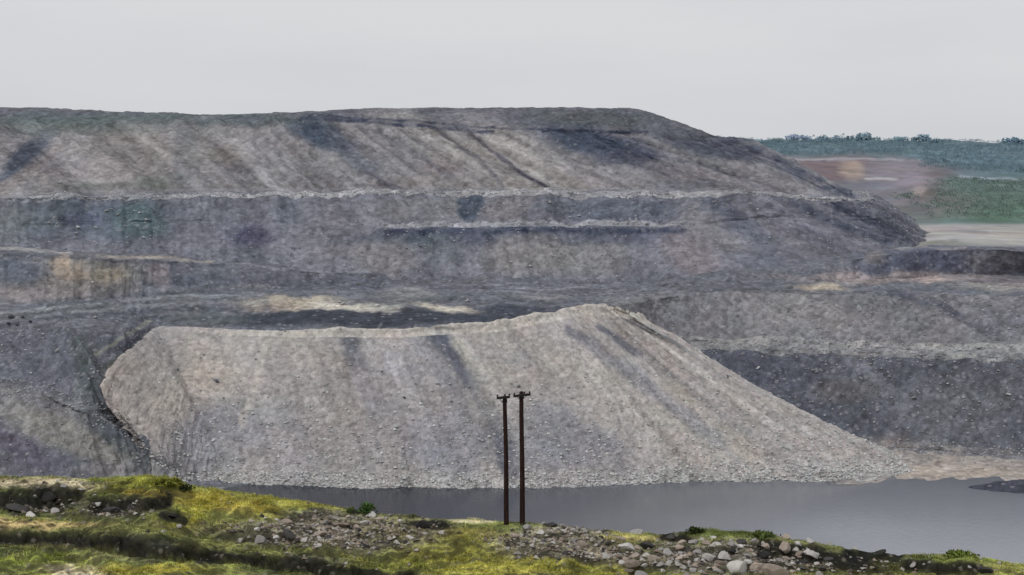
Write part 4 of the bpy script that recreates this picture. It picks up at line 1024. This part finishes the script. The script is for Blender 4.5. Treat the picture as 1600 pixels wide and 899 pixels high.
def wood(name, D0, D1, n, col, label, seed, xr=(1120, 1800), h0=5, h1=10, keep=None):
    r = np.random.default_rng(seed)
    rows = np.nonzero((HV[:, 350, 1] > D0) & (HV[:, 350, 1] < D1))[0]
    ok = (hx > xr[0]) & (hx < xr[1]); sel = np.zeros(hx.shape, bool); sel[rows] = True; sel &= ok
    if keep is not None: sel &= keep(hx, hy)
    ii = np.nonzero(sel.ravel())[0]; ar = np.abs(np.gradient(HV[..., 1], axis=0)).ravel()[ii]
    i = r.choice(ii, n, p=ar / ar.sum()); P = HV.reshape(-1, 3)[i] + np.c_[r.uniform(-3, 3, n), r.uniform(-4, 4, n), np.zeros(n)]
    VV = []; CC = []
    m = 34
    for b in range(8):
        w = r.uniform(h0, h1); Vb, Cb = crown_mesh(m, w, w * .85, col, seed + b)
        pts = P[b::8]; sc = r.uniform(.7, 1.35, len(pts)); br = r.uniform(.78, 1.2, len(pts))
        VV.append((Vb[None] * sc[:, None, None, None] * 1.0 + pts[:, None, None, :]).reshape(-1, 3)); CC.append(np.repeat((Cb[None] * br[:, None, None]).reshape(-1, 3), 4, 0))
    V = np.concatenate(VV); C = np.concatenate(CC)
    o = mesh_np(name, V, np.arange(len(V)).reshape(-1, 4), 4, M_leaf, np.clip(C, .01, .7), smooth=False); tag(o, label, 'woodland', kind='stuff')
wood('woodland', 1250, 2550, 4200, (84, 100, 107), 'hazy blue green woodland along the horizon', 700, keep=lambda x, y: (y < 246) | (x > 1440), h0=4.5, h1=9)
wood('scrub', 660, 900, 1500, (80, 93, 88), 'green scrub on the slope at the right behind the dump', 720, xr=(1400, 1800), h0=2.5, h1=5, keep=lambda x, y: (y < 350) & (x > 1440 + 60 * fbm(x / 30, y / 12, 3, 9)))

# ------------------------------------------------------------------ light, sky, camera
SUN_EL, SUN_AZ = 52.0, -118.0          # sun high on the left, a little behind the camera
sd = bpy.data.lights.new('sun', 'SUN'); sd.energy = 1.25; sd.angle = R(11); sd.color = (1, .968, .935)
so = bpy.data.objects.new('sun', sd); COL.objects.link(so)
so.rotation_euler = (R(90 - SUN_EL), 0, R(-SUN_AZ + 180))
w = bpy.data.worlds.new('World'); scn.world = w; w.use_nodes = True
nt = w.node_tree; L = nt.links.new; bg = nt.nodes['Background']
sky = N(nt, 'ShaderNodeTexSky', sky_type='NISHITA'); sky.sun_disc = False; sky.sun_elevation = R(SUN_EL); sky.sun_rotation = R(SUN_AZ)
sky.air_density = 1.5; sky.dust_density = 4
tc = N(nt, 'ShaderNodeTexCoord'); mp = N(nt, 'ShaderNodeMapping'); mp.inputs['Scale'].default_value = (1, 1, 5); L(tc.outputs['Generated'], mp.inputs['Vector'])
cn = N(nt, 'ShaderNodeTexNoise'); cn.inputs['Scale'].default_value = 1.6; cn.inputs['Detail'].default_value = 5; L(mp.outputs['Vector'], cn.inputs['Vector'])
cr = N(nt, 'ShaderNodeValToRGB'); e = cr.color_ramp.elements; e[0].position = .35; e[1].position = .65
e[0].color = (.90, .93, .98, 1); e[1].color = (1.03, 1.045, 1.075, 1); L(cn.outputs['Fac'], cr.inputs['Fac'])
sc_ = N(nt, 'ShaderNodeVectorMath', operation='SCALE'); sc_.inputs['Scale'].default_value = 6.9; L(cr.outputs['Color'], sc_.inputs[0])
mx = N(nt, 'ShaderNodeMix', data_type='RGBA'); mx.inputs['Factor'].default_value = .93; L(sky.outputs['Color'], mx.inputs['A']); L(sc_.outputs['Vector'], mx.inputs['B'])
L(mx.outputs['Result'], bg.inputs['Color']); bg.inputs['Strength'].default_value = .1

cam = bpy.data.cameras.new('camera'); co = bpy.data.objects.new('camera', cam); COL.objects.link(co)
cam.sensor_fit = 'HORIZONTAL'; cam.sensor_width = 36; cam.lens = F / 1600 * 36; cam.clip_end = 12000; cam.clip_start = .5
co.location = (0, 0, CAMZ); co.rotation_euler = (math.pi / 2 - PITCH, 0, 0)
scn.camera = co
scn.view_settings.view_transform = 'Standard'; scn.view_settings.look = 'None'; scn.view_settings.exposure = 0; scn.view_settings.gamma = 1
scn.render.engine = 'CYCLES'; scn.cycles.use_denoising = True
scn.cycles.pixel_filter_type = 'BLACKMAN_HARRIS'; scn.cycles.filter_width = 1.5
scn.cycles.max_bounces = 5
